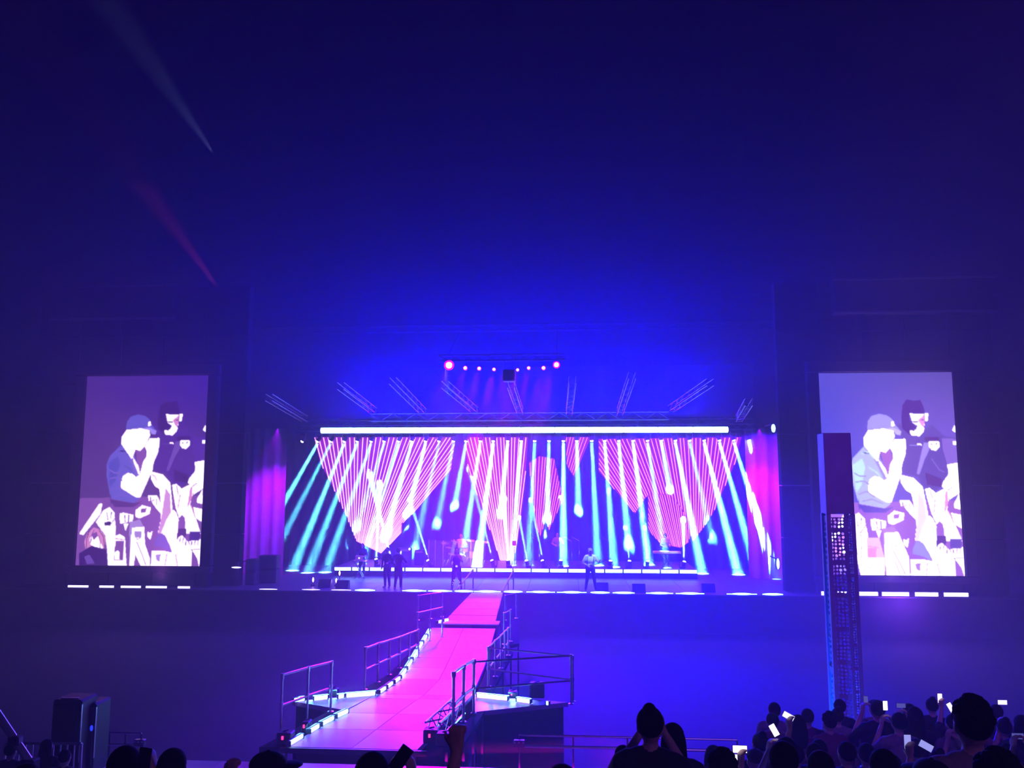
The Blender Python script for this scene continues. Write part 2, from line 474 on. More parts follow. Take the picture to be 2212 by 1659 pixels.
W_ = 'w'
PIC = [  # (zoom, colour key, polygon) painted in order: the live picture shown on both screens
    ('R', 'low', [(-600, 1010), (1200, 960), (1200, 1700), (-600, 1700)]),
    ('R', 'man', [(440, 300), (500, 265), (560, 400), (700, 330), (760, 290), (880, 400), (990, 410), (1010, 640), (900, 650), (905, 720), (850, 850), (780, 890), (690, 860), (640, 760), (560, 740), (490, 730), (530, 480)]),
    ('R', 'strap', [(690, 455), (770, 455), (700, 600), (650, 740), (625, 735)]),
    ('R', 'mand', [(700, 720), (850, 780), (850, 850), (720, 830)]),
    ('R', 'mand', [(700, 405), (830, 405), (825, 440), (700, 440)]),
    ('R', 'mans', [(850, 415), (985, 420), (1000, 640), (900, 650), (860, 520)]),
    ('R', 'hair', [(490, 230), (500, 110), (540, 60), (600, 75), (660, 65), (690, 130), (705, 200), (640, 190), (565, 185), (565, 250), (600, 290), (625, 320), (570, 345), (570, 390), (500, 330)]),
    ('R', W_, [(565, 190), (690, 195), (700, 260), (690, 350), (650, 395), (575, 385), (568, 345), (610, 345), (640, 305), (590, 270)]),
    ('R', 'pink', [(640, 250), (690, 200), (700, 260), (690, 320), (670, 300)]),
    ('R', 'hair', [(575, 262), (650, 258), (640, 272), (600, 272)]),
    ('R', W_, [(700, 190), (732, 190), (725, 260), (702, 262)]),
    ('R', W_, [(735, 450), (750, 440), (825, 440), (832, 490), (800, 525), (760, 520), (735, 485)]),
    ('R', 'mand', [(755, 460), (766, 460), (766, 474), (755, 474)]),
    ('R', 'mand', [(795, 455), (808, 455), (808, 472), (795, 472)]),
    ('R', W_, [(950, 440), (985, 440), (985, 475), (950, 475)]),
    ('R', W_, [(630, 462), (670, 465), (670, 478), (630, 475)]),
    ('R', W_, [(965, 295), (985, 320), (985, 375), (945, 340)]),
    ('R', W_, [(900, 650), (1000, 635), (1015, 720), (1010, 900), (920, 960), (910, 880), (850, 850), (860, 810), (910, 740)]),
    ('L', 'shirt', [(250, 560), (390, 420), (480, 540), (550, 740), (510, 780), (490, 735), (400, 780), (380, 830), (540, 960), (480, 1000), (260, 960), (220, 740), (222, 640)]),
    ('L', 'shirt2', [(360, 470), (480, 545), (545, 740), (510, 770), (430, 560)]),
    ('L', 'shirt3', [(240, 620), (330, 560), (350, 640), (300, 800), (250, 860)]),
    ('L', 'belt', [(250, 965), (480, 1003), (560, 985), (480, 1040), (300, 1040)]),
    ('R', 'gap', [(350, 545), (385, 505), (412, 590), (375, 720), (360, 770), (300, 530)]),
    ('R', 'cap', [(185, 335), (185, 260), (220, 210), (290, 190), (360, 205), (410, 240), (430, 290), (490, 350), (480, 385), (440, 375), (420, 345), (330, 325)]),
    ('R', 'brim', [(330, 325), (420, 318), (440, 330), (490, 350), (480, 388), (440, 378), (420, 345)]),
    ('R', W_, [(395, 265), (420, 258), (432, 300), (402, 305)]),
    ('R', W_, [(190, 340), (330, 325), (420, 345), (430, 400), (420, 420), (390, 500), (350, 545), (300, 530), (280, 610), (270, 620), (150, 470), (150, 410)]),
    ('R', W_, [(430, 420), (500, 425), (515, 410), (528, 430), (530, 550), (495, 650), (490, 730), (400, 990), (350, 985), (200, 900), (190, 830), (210, 780), (250, 755), (300, 765), (335, 795), (370, 770), (390, 650), (415, 600), (410, 540), (390, 500)]),
    ('R', W_, [(280, 600), (350, 690), (372, 765), (355, 765), (300, 660)]),
    ('R', W_, [(475, 740), (600, 770), (680, 850), (710, 1000), (730, 1110), (740, 1100), (775, 1140), (800, 1200), (800, 1350), (870, 1550), (815, 1600), (740, 1440), (660, 1330), (610, 1330), (625, 1180), (600, 1000), (580, 910), (530, 880), (485, 810)]),
    ('R', 'arm', [(640, 900), (690, 960), (715, 1130), (680, 1200), (640, 1330), (612, 1330), (630, 1150)]),
    ('R', 'phone', [(590, 1400), (620, 1330), (680, 1340), (740, 1440), (760, 1520), (700, 1470), (590, 1440)]),
    ('R', W_, [(700, 870), (740, 860), (800, 905), (860, 870), (930, 850), (910, 960), (895, 1060), (960, 1170), (1030, 1330), (880, 1330), (860, 1180), (830, 1150), (800, 1180), (760, 1090), (720, 950)]),
    ('R', 'pink', [(880, 900), (900, 890), (905, 1000), (870, 1100)]),
    ('R', 'mand', [(800, 1285), (885, 1285), (885, 1360), (800, 1390)]),
    ('R', W_, [(955, 1010), (1000, 910), (1025, 1050), (965, 1040)]),
    ('R', W_, [(930, 1080), (1035, 1100), (1035, 1220), (960, 1180)]),
    ('R', W_, [(800, 1400), (820, 1360), (850, 1345), (880, 1370), (910, 1400), (960, 1480), (970, 1640), (860, 1640), (815, 1590)]),
    ('R', W_, [(920, 1400), (1040, 1380), (1060, 1520), (1045, 1640), (1020, 1560), (960, 1480)]),
    ('R', 'man', [(915, 1310), (1025, 1310), (1020, 1395), (920, 1390)]),
    ('L', W_, [(-40, 1290), (0, 1230), (150, 1010), (182, 1005), (165, 1100), (60, 1230), (0, 1300)]),
    ('L', W_, [(190, 1070), (250, 1040), (300, 1090), (300, 1130), (312, 1250), (300, 1420), (290, 1600), (240, 1600), (230, 1430), (210, 1300), (120, 1180), (160, 1120)]),
    ('L', 'mand', [(200, 1180), (265, 1170), (260, 1210), (205, 1215)]),
    ('L', 'pink', [(10, 1360), (40, 1280), (100, 1230), (170, 1250), (215, 1330), (200, 1430), (80, 1400), (20, 1430)]),
    ('L', W_, [(60, 1330), (130, 1290), (190, 1420), (160, 1430), (70, 1390)]),
    ('L', 'gap', [(80, 1290), (130, 1270), (140, 1310), (100, 1350)]),
    ('L', 'mand', [(-40, 1470), (80, 1400), (220, 1430), (240, 1600), (-40, 1600)]),
    ('L', 'strap', [(10, 1500), (60, 1480), (110, 1560), (40, 1570)]),
    ('L', W_, [(300, 1310), (350, 1290), (400, 1320), (405, 1440), (418, 1600), (285, 1600)]),
    ('L', 'gap', [(308, 1355), (390, 1355), (385, 1530), (295, 1530)]),
    ('L', W_, [(300, 1460), (330, 1440), (350, 1460), (348, 1525), (300, 1525)]),
    ('L', 'lil', [(440, 1180), (540, 1150), (575, 1225), (465, 1235), (440, 1420)]),
    ('L', W_, [(465, 1230), (580, 1220), (590, 1380), (640, 1520), (650, 1600), (560, 1600), (500, 1480), (480, 1600), (440, 1600), (450, 1400)]),
    ('L', 'lil', [(490, 1265), (555, 1265), (555, 1318), (490, 1318)]),
    ('L', W_, [(495, 1070), (560, 1020), (642, 1040), (632, 1100), (540, 1142), (500, 1132)]),
    ('L', 'gap', [(545, 1055), (605, 1045), (592, 1085), (550, 1095)]),
    ('L', W_, [(345, 1100), (380, 1090), (480, 1110), (470, 1170), (350, 1195)]),
    ('L', W_, [(385, 1190), (432, 1190), (402, 1262)]),
    ('L', W_, [(615, 930), (700, 930), (735, 1000), (742, 1100), (700, 1060), (650, 990), (620, 980)]),
    ('L', W_, [(610, 1265), (635, 1275), (662, 1260), (640, 1340), (612, 1310)]),
    ('L', W_, [(650, 1440), (760, 1440), (860, 1460), (1000, 1440), (1010, 1600), (540, 1600), (640, 1520)]),
    ('L', 'lil', [(690, 1480), (740, 1470), (730, 1540), (700, 1530)]),
    ('Ronly', W_, [(80, 1110), (140, 1120), (180, 1230), (180, 1400), (340, 1480), (340, 1640), (130, 1640), (85, 1450), (70, 1230)]),
    ('Ronly', W_, [(340, 1260), (460, 1250), (560, 1480), (575, 1640), (360, 1640), (340, 1450)]),
    ('Ronly', 'hi', [(180, 1300), (290, 1300), (340, 1480), (190, 1480)]),
    ('Ronly', 'pink', [(188, 1390), (268, 1390), (262, 1480), (188, 1480)]),
]
STROKES = [  # (zoom, colour key, width, line): folds, finger gaps and strands drawn over the shapes
    ('L', 'shirt2', 12, [(250, 690), (300, 720), (350, 715)]), ('L', 'shirt2', 12, [(250, 770), (320, 760), (370, 790)]), ('L', 'shirt2', 12, [(265, 880), (340, 850), (400, 900)]), ('L', 'shirt2', 10, [(290, 940), (380, 920), (470, 960)]),
    ('L', 'shirt3', 12, [(330, 520), (390, 500), (430, 560)]), ('L', 'shirt3', 10, [(380, 640), (440, 680), (470, 720)]), ('L', 'mand', 8, [(345, 510), (400, 515)]), ('L', 'belt', 8, [(262, 920), (262, 1010)]),
    ('L', 'mand', 8, [(60, 1250), (35, 1330), (30, 1420)]), ('L', 'mand', 7, [(150, 1250), (195, 1320), (205, 1420)]), ('L', 'gap', 8, [(105, 1250), (80, 1300), (70, 1380)]), ('L', 'gap', 7, [(150, 1300), (165, 1380), (160, 1430)]),
    ('L', 'gap', 8, [(225, 1090), (235, 1160)]), ('L', 'gap', 8, [(270, 1080), (262, 1150)]), ('L', 'gap', 8, [(305, 1140), (250, 1215)]), ('L', 'low', 9, [(395, 1110), (400, 1180)]), ('L', 'low', 9, [(435, 1108), (432, 1180)]),
    ('L', 'pink', 9, [(300, 1330), (400, 1345)]), ('L', 'lil', 9, [(510, 1360), (560, 1470), (600, 1575)]), ('L', 'gap', 7, [(505, 1320), (520, 1340), (545, 1322)]), ('L', 'low', 10, [(650, 1430), (640, 1580)]), ('L', 'pink', 9, [(800, 1465), (780, 1575)]), ('L', 'pink', 9, [(880, 1470), (900, 1580)]),
    ('R', 'arm', 9, [(485, 770), (520, 785), (545, 830)]), ('R', 'arm', 9, [(655, 930), (700, 1090)]), ('R', 'mand', 7, [(760, 1100), (790, 1160)]), ('R', 'pink', 9, [(790, 960), (780, 1090)]), ('R', 'gap', 8, [(745, 880), (770, 960)]), ('R', 'mand', 8, [(880, 905), (915, 870), (940, 855)]), ('R', 'pink', 8, [(905, 1060), (960, 1180)]),
    ('R', 'gap', 8, [(832, 1410), (834, 1362)]), ('R', 'gap', 8, [(862, 1420), (866, 1352)]), ('R', 'gap', 8, [(893, 1440), (892, 1388)]), ('R', 'gap', 8, [(950, 1440), (950, 1396)]), ('R', 'gap', 8, [(980, 1440), (982, 1390)]), ('R', 'gap', 8, [(1010, 1440), (1012, 1388)]), ('R', 'mand', 7, [(945, 1480), (1040, 1470)]),
    ('R', 'gap', 8, [(500, 975), (505, 1030), (540, 1010)]), ('R', 'gap', 7, [(560, 1000), (570, 1060)]), ('R', 'strap', 8, [(560, 480), (640, 475)]), ('R', 'mans', 10, [(760, 600), (830, 700), (880, 720)]), ('R', 'mand', 8, [(665, 250), (690, 245)]), ('R', 'hair', 8, [(625, 330), (600, 345), (580, 340)]),
    ('Ronly', 'pink', 8, [(120, 1240), (135, 1330), (130, 1500)]), ('Ronly', 'lil', 8, [(430, 1500), (480, 1630)]), ('Ronly', 'pink', 8, [(240, 1500), (225, 1560), (190, 1570)])]
PAL = {'L': dict(w=None, low=(132, 78, 165), man=(78, 40, 140), strap=(110, 75, 170), mand=(62, 26, 105), mans=(84, 44, 155), hair=(58, 24, 98), pink=(225, 140, 205), shirt=(104, 92, 200), shirt2=(128, 98, 205), shirt3=(84, 78, 185), belt=(92, 50, 130), gap=(135, 80, 165), cap=(98, 88, 195), brim=(165, 140, 245), arm=(215, 150, 215), phone=(115, 85, 190), lil=(172, 138, 214), hi=(250, 200, 250)),
       'R': dict(w=None, low=(168, 105, 205), man=(108, 80, 178), strap=(170, 145, 245), mand=(100, 58, 145), mans=(142, 108, 212), hair=(84, 44, 142), pink=(250, 160, 240), shirt=(190, 195, 252), shirt2=(170, 150, 240), shirt3=(205, 245, 255), belt=(100, 75, 190), gap=(175, 105, 205), cap=(172, 160, 245), brim=(205, 190, 255), arm=(255, 235, 255), phone=(165, 152, 248), lil=(185, 130, 240), hi=(250, 205, 252))}


def lin(c):
    c = np.asarray(c, float) / 255
    return np.where(c <= .04045, c / 12.92, ((c + .055) / 1.055) ** 2.4)


def inpoly(U, V, poly):
    ins = np.zeros(U.shape, bool)
    n = len(poly)
    for i in range(n):
        x1, y1 = poly[i]
        x2, y2 = poly[(i + 1) % n]
        if y1 == y2:
            continue
        c = ((y1 > V) != (y2 > V)) & (U < (x2 - x1) * (V - y1) / (y2 - y1) + x1)
        ins ^= c
    return ins


def screen(side, q, Y, gain, white, label, flabel):
    NU, NV = 190, 280
    tl, br = P(*q[0], Y=Y), P(*q[2], Y=Y)
    tr, bl = P(*q[1], Y=Y), P(*q[3], Y=Y)
    x0, x1 = (tl.x + bl.x) / 2, (tr.x + br.x) / 2
    z1, z0 = (tl.z + tr.z) / 2, (bl.z + br.z) / 2
    t = thing('video_screen', ((x0 + x1) / 2, Y, z0), label, 'screen')
    g = np.linspace(0, 1, NU)
    h = np.linspace(0, 1, NV)
    U, V = np.meshgrid(g, h)
    pal = PAL[side]
    C = np.zeros((NV, NU, 3))
    if side == 'R':
        a, b, c = lin((86, 78, 178)), lin((82, 78, 212)), lin((94, 78, 158))
        top = a + (c - a) * np.clip(U * 1.2 - .2, 0, 1)[..., None]
        k = np.clip(V * 3, 0, 1)[..., None]
        mid = b + (lin((122, 92, 205)) - b) * np.clip(U * 1.5, 0, 1)[..., None]
        C[:] = top + (mid - top) * k
    else:
        a, b = lin((72, 40, 122)), lin((60, 28, 132))
        C[:] = a + (b - a) * U[..., None]
        C[:] = C + (lin((90, 54, 128)) - C) * np.clip(V * 2 - .2, 0, .9)[..., None]
    for zz, key, poly in PIC:
        if zz == 'Ronly' and side != 'R':
            continue
        f = zL if zz == 'L' else zR
        pts = [f(p) for p in poly]
        msk = inpoly(U, V, pts)
        C[msk] = (white if key == W_ else lin(pal[key]))
    for zz, key, wd_, pl in STROKES:
        if zz == 'Ronly' and side != 'R':
            continue
        f = zL if zz == 'L' else zR
        for a, b in zip(pl, pl[1:]):
            dx, dy = b[0] - a[0], b[1] - a[1]
            L = math.hypot(dx, dy)
            ox, oy = -dy / L * wd_ / 2, dx / L * wd_ / 2
            C[inpoly(U, V, [f((a[0] + ox, a[1] + oy)), f((b[0] + ox, b[1] + oy)), f((b[0] - ox, b[1] - oy)), f((a[0] - ox, a[1] - oy))])] = (white if key == W_ else lin(pal[key]))
    # slight softening, as a picture of big pixels seen through haze
    K = C.copy()
    K[1:-1, 1:-1] = (C[1:-1, 1:-1] * 4 + C[:-2, 1:-1] + C[2:, 1:-1] + C[1:-1, :-2] + C[1:-1, 2:]) / 8
    C = K
    me = bpy.data.meshes.new('picture')
    xs = x0 + (x1 - x0) * U
    zs = z1 + (z0 - z1) * V
    co_ = np.stack([xs - t.location.x, np.full_like(xs, 0.0), zs - t.location.z], -1).reshape(-1, 3)
    idx = np.arange(NU * NV).reshape(NV, NU)
    fs = np.stack([idx[:-1, :-1], idx[1:, :-1], idx[1:, 1:], idx[:-1, 1:]], -1).reshape(-1, 4)
    me.from_pydata(co_.tolist(), [], fs.tolist())
    at = me.color_attributes.new('picture', 'FLOAT_COLOR', 'POINT')
    at.data.foreach_set('color', np.concatenate([C, np.ones((NV, NU, 1))], -1).astype(np.float32).ravel())
    m = bpy.data.materials.new('screen_picture')
    m.use_nodes = True
    nt = m.node_tree
    b = nt.nodes['Principled BSDF']
    b.inputs['Base Color'].default_value = (.01, .01, .01, 1)
    b.inputs['Roughness'].default_value = .5
    ca = nt.nodes.new('ShaderNodeVertexColor')
    ca.layer_name = 'picture'
    nt.links.new(ca.outputs['Color'], b.inputs['Emission Color'])
    b.inputs['Emission Strength'].default_value = gain
    m.cycles.emission_sampling = 'NONE'
    me.materials.append(m)
    link(bpy.data.objects.new('picture', me), t)
    cab = MB().box(((x0 + x1) / 2, Y + .14, (z0 + z1) / 2), (x1 - x0 + .05, .24, z1 - z0 + .05))
    cab.build('cabinet', m_black, t)
    bw = .55
    for c, s in ((((x0 + x1) / 2, Y + .08, z1 + .03 + bw / 2), (x1 - x0 + 2 * bw + .06, .34, bw)), (((x0 + x1) / 2, Y + .08, z0 - .03 - .15), (x1 - x0 + 2 * bw + .06, .34, .3)),
                 ((x0 - .03 - bw / 2, Y + .08, (z0 + z1) / 2), (bw, .34, z1 - z0)), ((x1 + .03 + bw / 2, Y + .08, (z0 + z1) / 2), (bw, .34, z1 - z0))):
        MB().cbox(c, s, .04).build('bezel', m_scrim, t)
    for xx in (x0 - .3, x1 + .3):
        MB().box((xx, Y + .2, (DZ + z0 - .3) / 2), (.3, .3, z0 - .3 - DZ)).build('leg', m_scrim, t)
    return t


screen('L', QL, 37.6, 1.35, (1.6, 1.3, 1.6), 'upright video screen with the dim purple live picture of two men and raised hands', None)
screen('R', QR, 37.6, 1.5, (1.9, 1.65, 1.8), 'upright video screen with the brighter live picture of two men, behind the perforated column', None)

# ------------------------------------------------------------------ stage riser, LED lines
def led_tube(name, a, b, h, dp, label, group, mat, cat='LED tube'):
    a, b = Vector(a), Vector(b)
    t = thing(name, (a + b) / 2, label, cat, group)
    d = (b - a)
    L = d.length
    R = d.to_track_quat('X', 'Z').to_matrix()
    c = (a + b) / 2
    n = R @ Vector((0, -1, 0))
    MB().cbox(c - n * dp * .35, (L, dp * .7, h), min(h, dp) * .12, R=R).build('housing', m_dsteel, t)
    MB().cbox(c + n * dp * .2, (L * .985, dp * .5, h * .82), min(h, dp) * .15, R=R).build('diffuser', mat, t)
    for e in (-1, 1):
        MB().box(c + R @ Vector((e * (L / 2 - .012), -dp * .1, 0)), (.024, dp * 1.05, h * 1.04), R=R).build('end_cap', m_dsteel, t)
    return t


YR = 42.5
RA, RB = P(722, 1228, Y=YR), P(1507, 1235, Y=YR)
ZR = (RA.z + RB.z) / 2 + .08
t = thing('stage_riser', ((RA.x + RB.x) / 2, YR + .1, DZ), 'low wide riser across the back of the stage carrying drums and keyboards', 'riser')
n = 10
wd = (RB.x - RA.x) / n
for i in range(n):
    xx = RA.x + wd * (i + .5)
    MB().cbox((xx, YR + .08, (DZ + ZR - .1) / 2), (wd - .02, .05, ZR - .1 - DZ), .008).build('front_panel', m_scrim, t)
    for j in range(2):
        MB().cbox((xx, YR + 1.05 + j * 1.98, ZR - .05), (wd - .012, 1.97, .1), .008).build('deck_panel', m_deck, t)
N = 20
for i in range(N):
    u0, u1 = i / N, (i + 1) / N
    a, b = RA.lerp(RB, u0), RA.lerp(RB, u1)
    a.z = b.z = ZR - .09
    a.x += .012
    b.x -= .012
    led_tube('led_tube', a, b, .2, .1, 'cyan-white LED tube on the stage riser edge, %s from the laptop stand end' % nth(i), 'LED tubes along the stage riser edge', m_led)
FOOT = [(560, 600), (655, 690), (715, 760), (766, 812), (868, 922), (924, 978), (985, 1020), (1023, 1083), (1090, 1127), (1136, 1200), (1202, 1268), (1276, 1316), (1322, 1372), (1394, 1455), (1458, 1522), (1568, 1636), (1645, 1692)]
for i, (xa, xb) in enumerate(FOOT):
    a, b = P(xa, 1276, Y=36.98), P(xb, 1276, Y=36.98)
    a.z = b.z = DZ + .05
    mt = m_ledblue if i < 3 else m_ledfoot
    t = led_tube('foot_light', a, b, .045 if i > 2 else .025, .06, 'thin LED batten on the main stage lip, %s from the dimmer screen' % nth(i), 'LED battens along the main stage lip', mt, 'stage light')
    bl = MB()
    L = b.x - a.x
    for k in range(max(1, int(L / 1.1))):
        bl.ell((a.x + L * (k + .5) / max(1, int(L / 1.1)), 36.94, DZ + .06), (.45, .03, .05 if i > 2 else .022), 12, 8)
    bl.build('lens', mt, t, smooth=True)

# blue-white LED bars below the screens
BL_ = [(147, 194, 1262), (215, 249, 1263.5), (261, 307, 1264.5), (315, 363, 1265.5), (384, 413, 1266)]
for i, (xa, xb, yy) in enumerate(BL_):
    a, b = P(xa, yy, Y=36.98), P(xb, yy, Y=36.98)
    a.z = b.z = DZ + .1
    led_tube('led_bar', a, b, .12, .1, 'blue-white LED bar under the dimmer video screen, %s from the outside' % nth(i), 'LED bars under the dimmer screen', m_ledblue, 'LED bar')
BR_ = [(1772, 1800), (1807, 1848), (1854, 1897), (1903, 1964), (1974, 2027), (2036, 2092)]
for i, (xa, xb) in enumerate(BR_):
    a, b = P(xa, 1285, Y=36.98), P(xb, 1289, Y=36.98)
    a.z = b.z = DZ + .12
    led_tube('led_bar', a, b, .2, .12, 'bright blue-white LED bar under the brighter video screen, %s from the stage' % nth(i), 'LED bars under the brighter screen', m_ledblueR, 'LED bar')
lamp('SPOT', P(350, 1262, Y=36.9) + Vector((0, 0, .1)), P(352, 1000, Y=37.0), 5000, (.7, .15, 1), name='screen_foot_light', spot_size=math.radians(70), spot_blend=1, shadow_soft_size=.3)
lamp('SPOT', P(1925, 1284, Y=36.9) + Vector((0, 0, .1)), P(1920, 1000, Y=37.0), 11000, (.85, .45, 1), name='screen_foot_light', spot_size=math.radians(42), spot_blend=1, shadow_soft_size=.3)
lamp('POINT', P(1960, 1300, Y=36.2), (0, 0, 0), 700, (.25, .05, 1), name='screen_foot_light', shadow_soft_size=.6)

# ------------------------------------------------------------------ rig above the stage
t = thing('hanging_light_bar', BAR_A, 'long straight blazing white LED bar hanging over the stage', 'light bar')
for i in range(12):
    a, b = BAR_A.lerp(BAR_B, i / 12), BAR_A.lerp(BAR_B, (i + 1) / 12)
    L = (b - a).length
    c = (a + b) / 2
    d = MB().lathe(a + Vector((.005, 0, 0)), [(.10, 0), (.145, .02), (.145, L - .03), (.10, L - .01)], 12, b - a).build('light_segment', m_ledtop, t, smooth=True)
for i in range(7):
    c = BAR_A.lerp(BAR_B, (i + .5) / 7)
    MB().box(c + Vector((0, .14, .16)), (.1, .08, .2)).tube(c + Vector((0, .14, .2)), c + Vector((0, .3, .62)), .02, n=6).build('clamp', m_dsteel, t)
truss('hanging_truss', P(800, 902, Y=40.4), P(1445, 898, Y=40.4), .4, 'cross truss just above the blazing white LED bar, catching its light', step=.6, mat=m_dsteel, rc=.022)
RT_ = [((580, 858), (658, 905), 'outermost on the dimmer screen side'), ((735, 833), (808, 888), 'second from the dimmer screen side'), ((848, 822), (915, 890), 'third from the dimmer screen side'),
       ((960, 830), (1026, 886), 'under the biggest pink lamp'), ((1103, 830), (1124, 890), 'under the small dark hanging speaker'), ((1237, 820), (1229, 893), 'the nearly upright one'),
       ((1366, 810), (1338, 893), 'third from the brighter screen side'), ((1535, 825), (1448, 884), 'second from the brighter screen side'), ((1618, 868), (1596, 905), 'outermost on the brighter screen side')]
for (a, b, lb) in RT_:
    truss('roof_truss', P(*a, Y=34.2), P(*b, Y=40.9), .3, 'aluminium roof truss slanting down to the LED bar, ' + lb, group='roof trusses over the stage', rc=.02, mat=m_dsteel)
truss('roof_truss', Vector((P(530, 690, Y=36).x, 37.9, 14.35)), Vector((P(1690, 690, Y=36).x, 37.9, 14.35)), .3, 'thin dark roof edge truss spanning from wall to wall high above the pink lamps', rc=.02, mat=m_black, step=.8)
# moving heads in a row under the bar
YH = 43.0
proto = thing('moving_head_light', (0, 0, 0), 'x', 'stage light')
MB().cbox((0, 0, .32), (.26, .22, .12), .02).build('base', m_black, proto)
MB().box((-.15, 0, .14), (.03, .1, .28)).box((.15, 0, .14), (.03, .1, .28)).build('yoke', m_black, proto)
hd = MB().lathe((0, 0, -.1), [(.075, 0), (.10, .03), (.105, .12), (.11, .22), (.08, .3), (.03, .32)], 14).build('head', m_black, proto, smooth=True)
MB().ell((0, 0, -.11), (.085, .085, .06), 12, 8).build('lens', m_lens, hd, smooth=True)
MB().tube((0, 0, .38), (0, 0, .48), .02, n=6).box((0, 0, .48), (.08, .36, .05)).build('clamp', m_dsteel, proto)
HEADS = [655, 688, 716, 745, 773, 803, 831, 862, 890, 920, 949, 980, 1007, 1038, 1066, 1097, 1126, 1155, 1186, 1217, 1246, 1278, 1306, 1336, 1367, 1398, 1428, 1458, 1489, 1520, 1553, 1584, 1616]
BEAMS = {655: -.62, 688: -.56, 716: -.5}
WALL_ = {6, 8, 9, 10, 11, 12, 15, 18, 20, 23, 26, 28}
hxa, hxb = P(640, 950, Y=YH), P(1632, 948, Y=YH)
truss('hanging_truss', Vector((hxa.x, YH, hxa.z + .62)), Vector((hxb.x, YH, hxa.z + .62)), .3, 'long truss carrying the row of white beam lamps behind the LED bar', step=.6, mat=m_dsteel)
for i, px in enumerate(HEADS):
    c = P(px, 952, Y=YH)
    c.z = hxa.z
    o = proto if i == 0 else dup(proto, c)
    o.location = c
    o['label'] = 'white beam lamp in the row under the LED bar, %s from the dimmer screen' % nth(i)
    o['group'] = 'moving head lamps under the LED bar'
    s = BEAMS.get(px, .00085 * (px - 1217))
    hdo = [k for k in o.children if k.name.startswith('head')][0]
    hdo.rotation_euler = (-.06, -math.atan(s), 0)
    if i in (0,):
        continue
    e = (2300 if 5 <= i <= 30 else 1300) * random.choice((.4, .7, 1.0, 1.3, 1.7)) * (.6 if i in WALL_ else 1)
    ye = random.uniform(1050, 1190)
    wall = i in WALL_
    tg = P(px + s * (ye - 952), ye, Y=47.45) if wall else P(px + s * 290, 1240, Y=random.uniform(42.9, 45))
    q = c + Vector((s * .1, .02, -.22))
    lamp('AREA', q, tg, e, (.1, .62, 1), name='beam_light', shape='DISK', size=.17, spread=math.radians(4.6))

# beams shooting up from the riser edge
proto2 = thing('floor_beam_light', (0, 0, 0), 'x', 'stage light')
MB().cbox((0, 0, .06), (.3, .26, .12), .02).build('base', m_black, proto2)
MB().box((-.15, 0, .24), (.03, .1, .26)).box((.15, 0, .24), (.03, .1, .26)).build('yoke', m_black, proto2)
hd = MB().lathe((0, 0, .12), [(.04, 0), (.09, .03), (.1, .12), (.105, .22), (.08, .26)], 14).build('head', m_black, proto2, smooth=True)
MB().ell((0, 0, .38), (.085, .085, .05), 12, 8).build('lens', m_lens, hd, smooth=True)
FB = [(815, 820, 1050, 1.8, 6), (850, 800, 1030, 1.8, 6), (876, 830, 1080, 1.4, 4), (932, 885, 1080, 1.0, 3), (1068, 1020, 1040, .8, 2.6), (1100, 1088, 1080, 2.4, 5), (1142, 1122, 1120, .7, 2.5), (1176, 1150, 1100, .7, 2.5), (1212, 1210, 1080, 1.0, 2.2),
      (1318, 1316, 1080, .7, 2.0), (1358, 1352, 1150, .8, 2.4), (1396, 1393, 1150, .8, 2.4), (1474, 1476, 1120, 2, 3)]
for i, (bx, tx, ty, k, e) in enumerate(FB):
    c = P(bx, 1225, Y=YR + .55)
    c.z = ZR
    o = proto2 if i == 0 else dup(proto2, c)
    o.location = c
    o['label'] = 'floor lamp beaming up from the stage riser, %s from the dimmer screen' % nth(i)
    o['group'] = 'floor beam lamps on the riser'
    tg = P(tx, ty, Y=46.8)
    s = (tg.x - c.x) / (tg.z - c.z - .25)
    hdo = [k_ for k_ in o.children if k_.name.startswith('head')][0]
    hdo.rotation_euler = (0, math.atan(s), 0)
    lamp('SPOT', c + Vector((s * .3, -.01, .46)), tg + Vector((0, 0, 0)), e * 1.1e6, (.2, .65, 1), name='beam_light', spot_size=math.radians(2.2 + k), spot_blend=.7, shadow_soft_size=.04)

# pink lamps on the front truss, washing the runway
PK = [(970, 789, .22), (1005, 795, .1), (1035, 796, .095), (1067, 798, .085), (1118, 799, .075), (1142, 795, .085), (1174, 795, .1), (1202, 788, .155)]
YP = 34.0
pa, pb = P(948, 778, Y=YP), P(1222, 778, Y=YP)
zp = (pa.z + pb.z) / 2
tr = truss('hanging_truss', Vector((pa.x, YP, zp + .1)), Vector((pb.x, YP, zp + .1)), .25, 'short dark truss carrying the row of glowing pink lamps', mat=m_black)
for xx in (pa.x + .4, pb.x - .4):
    MB().tube((xx, YP, zp + .2), (xx, 37.8, 14.2), .012, n=5).build('wire', m_black, tr)
LB = ['the biggest, at the dimmer screen end', 'second in the row', 'third in the row', 'fourth, before the hanging speaker', 'the faintest, beside the hanging speaker', 'sixth in the row', 'seventh in the row', 'second biggest, at the far end']
AIM = [(760, 1600), (830, 1560), (880, 1520), (930, 1500), (960, 1460), (1000, 1420), (1000, 1380), (1040, 1310)]
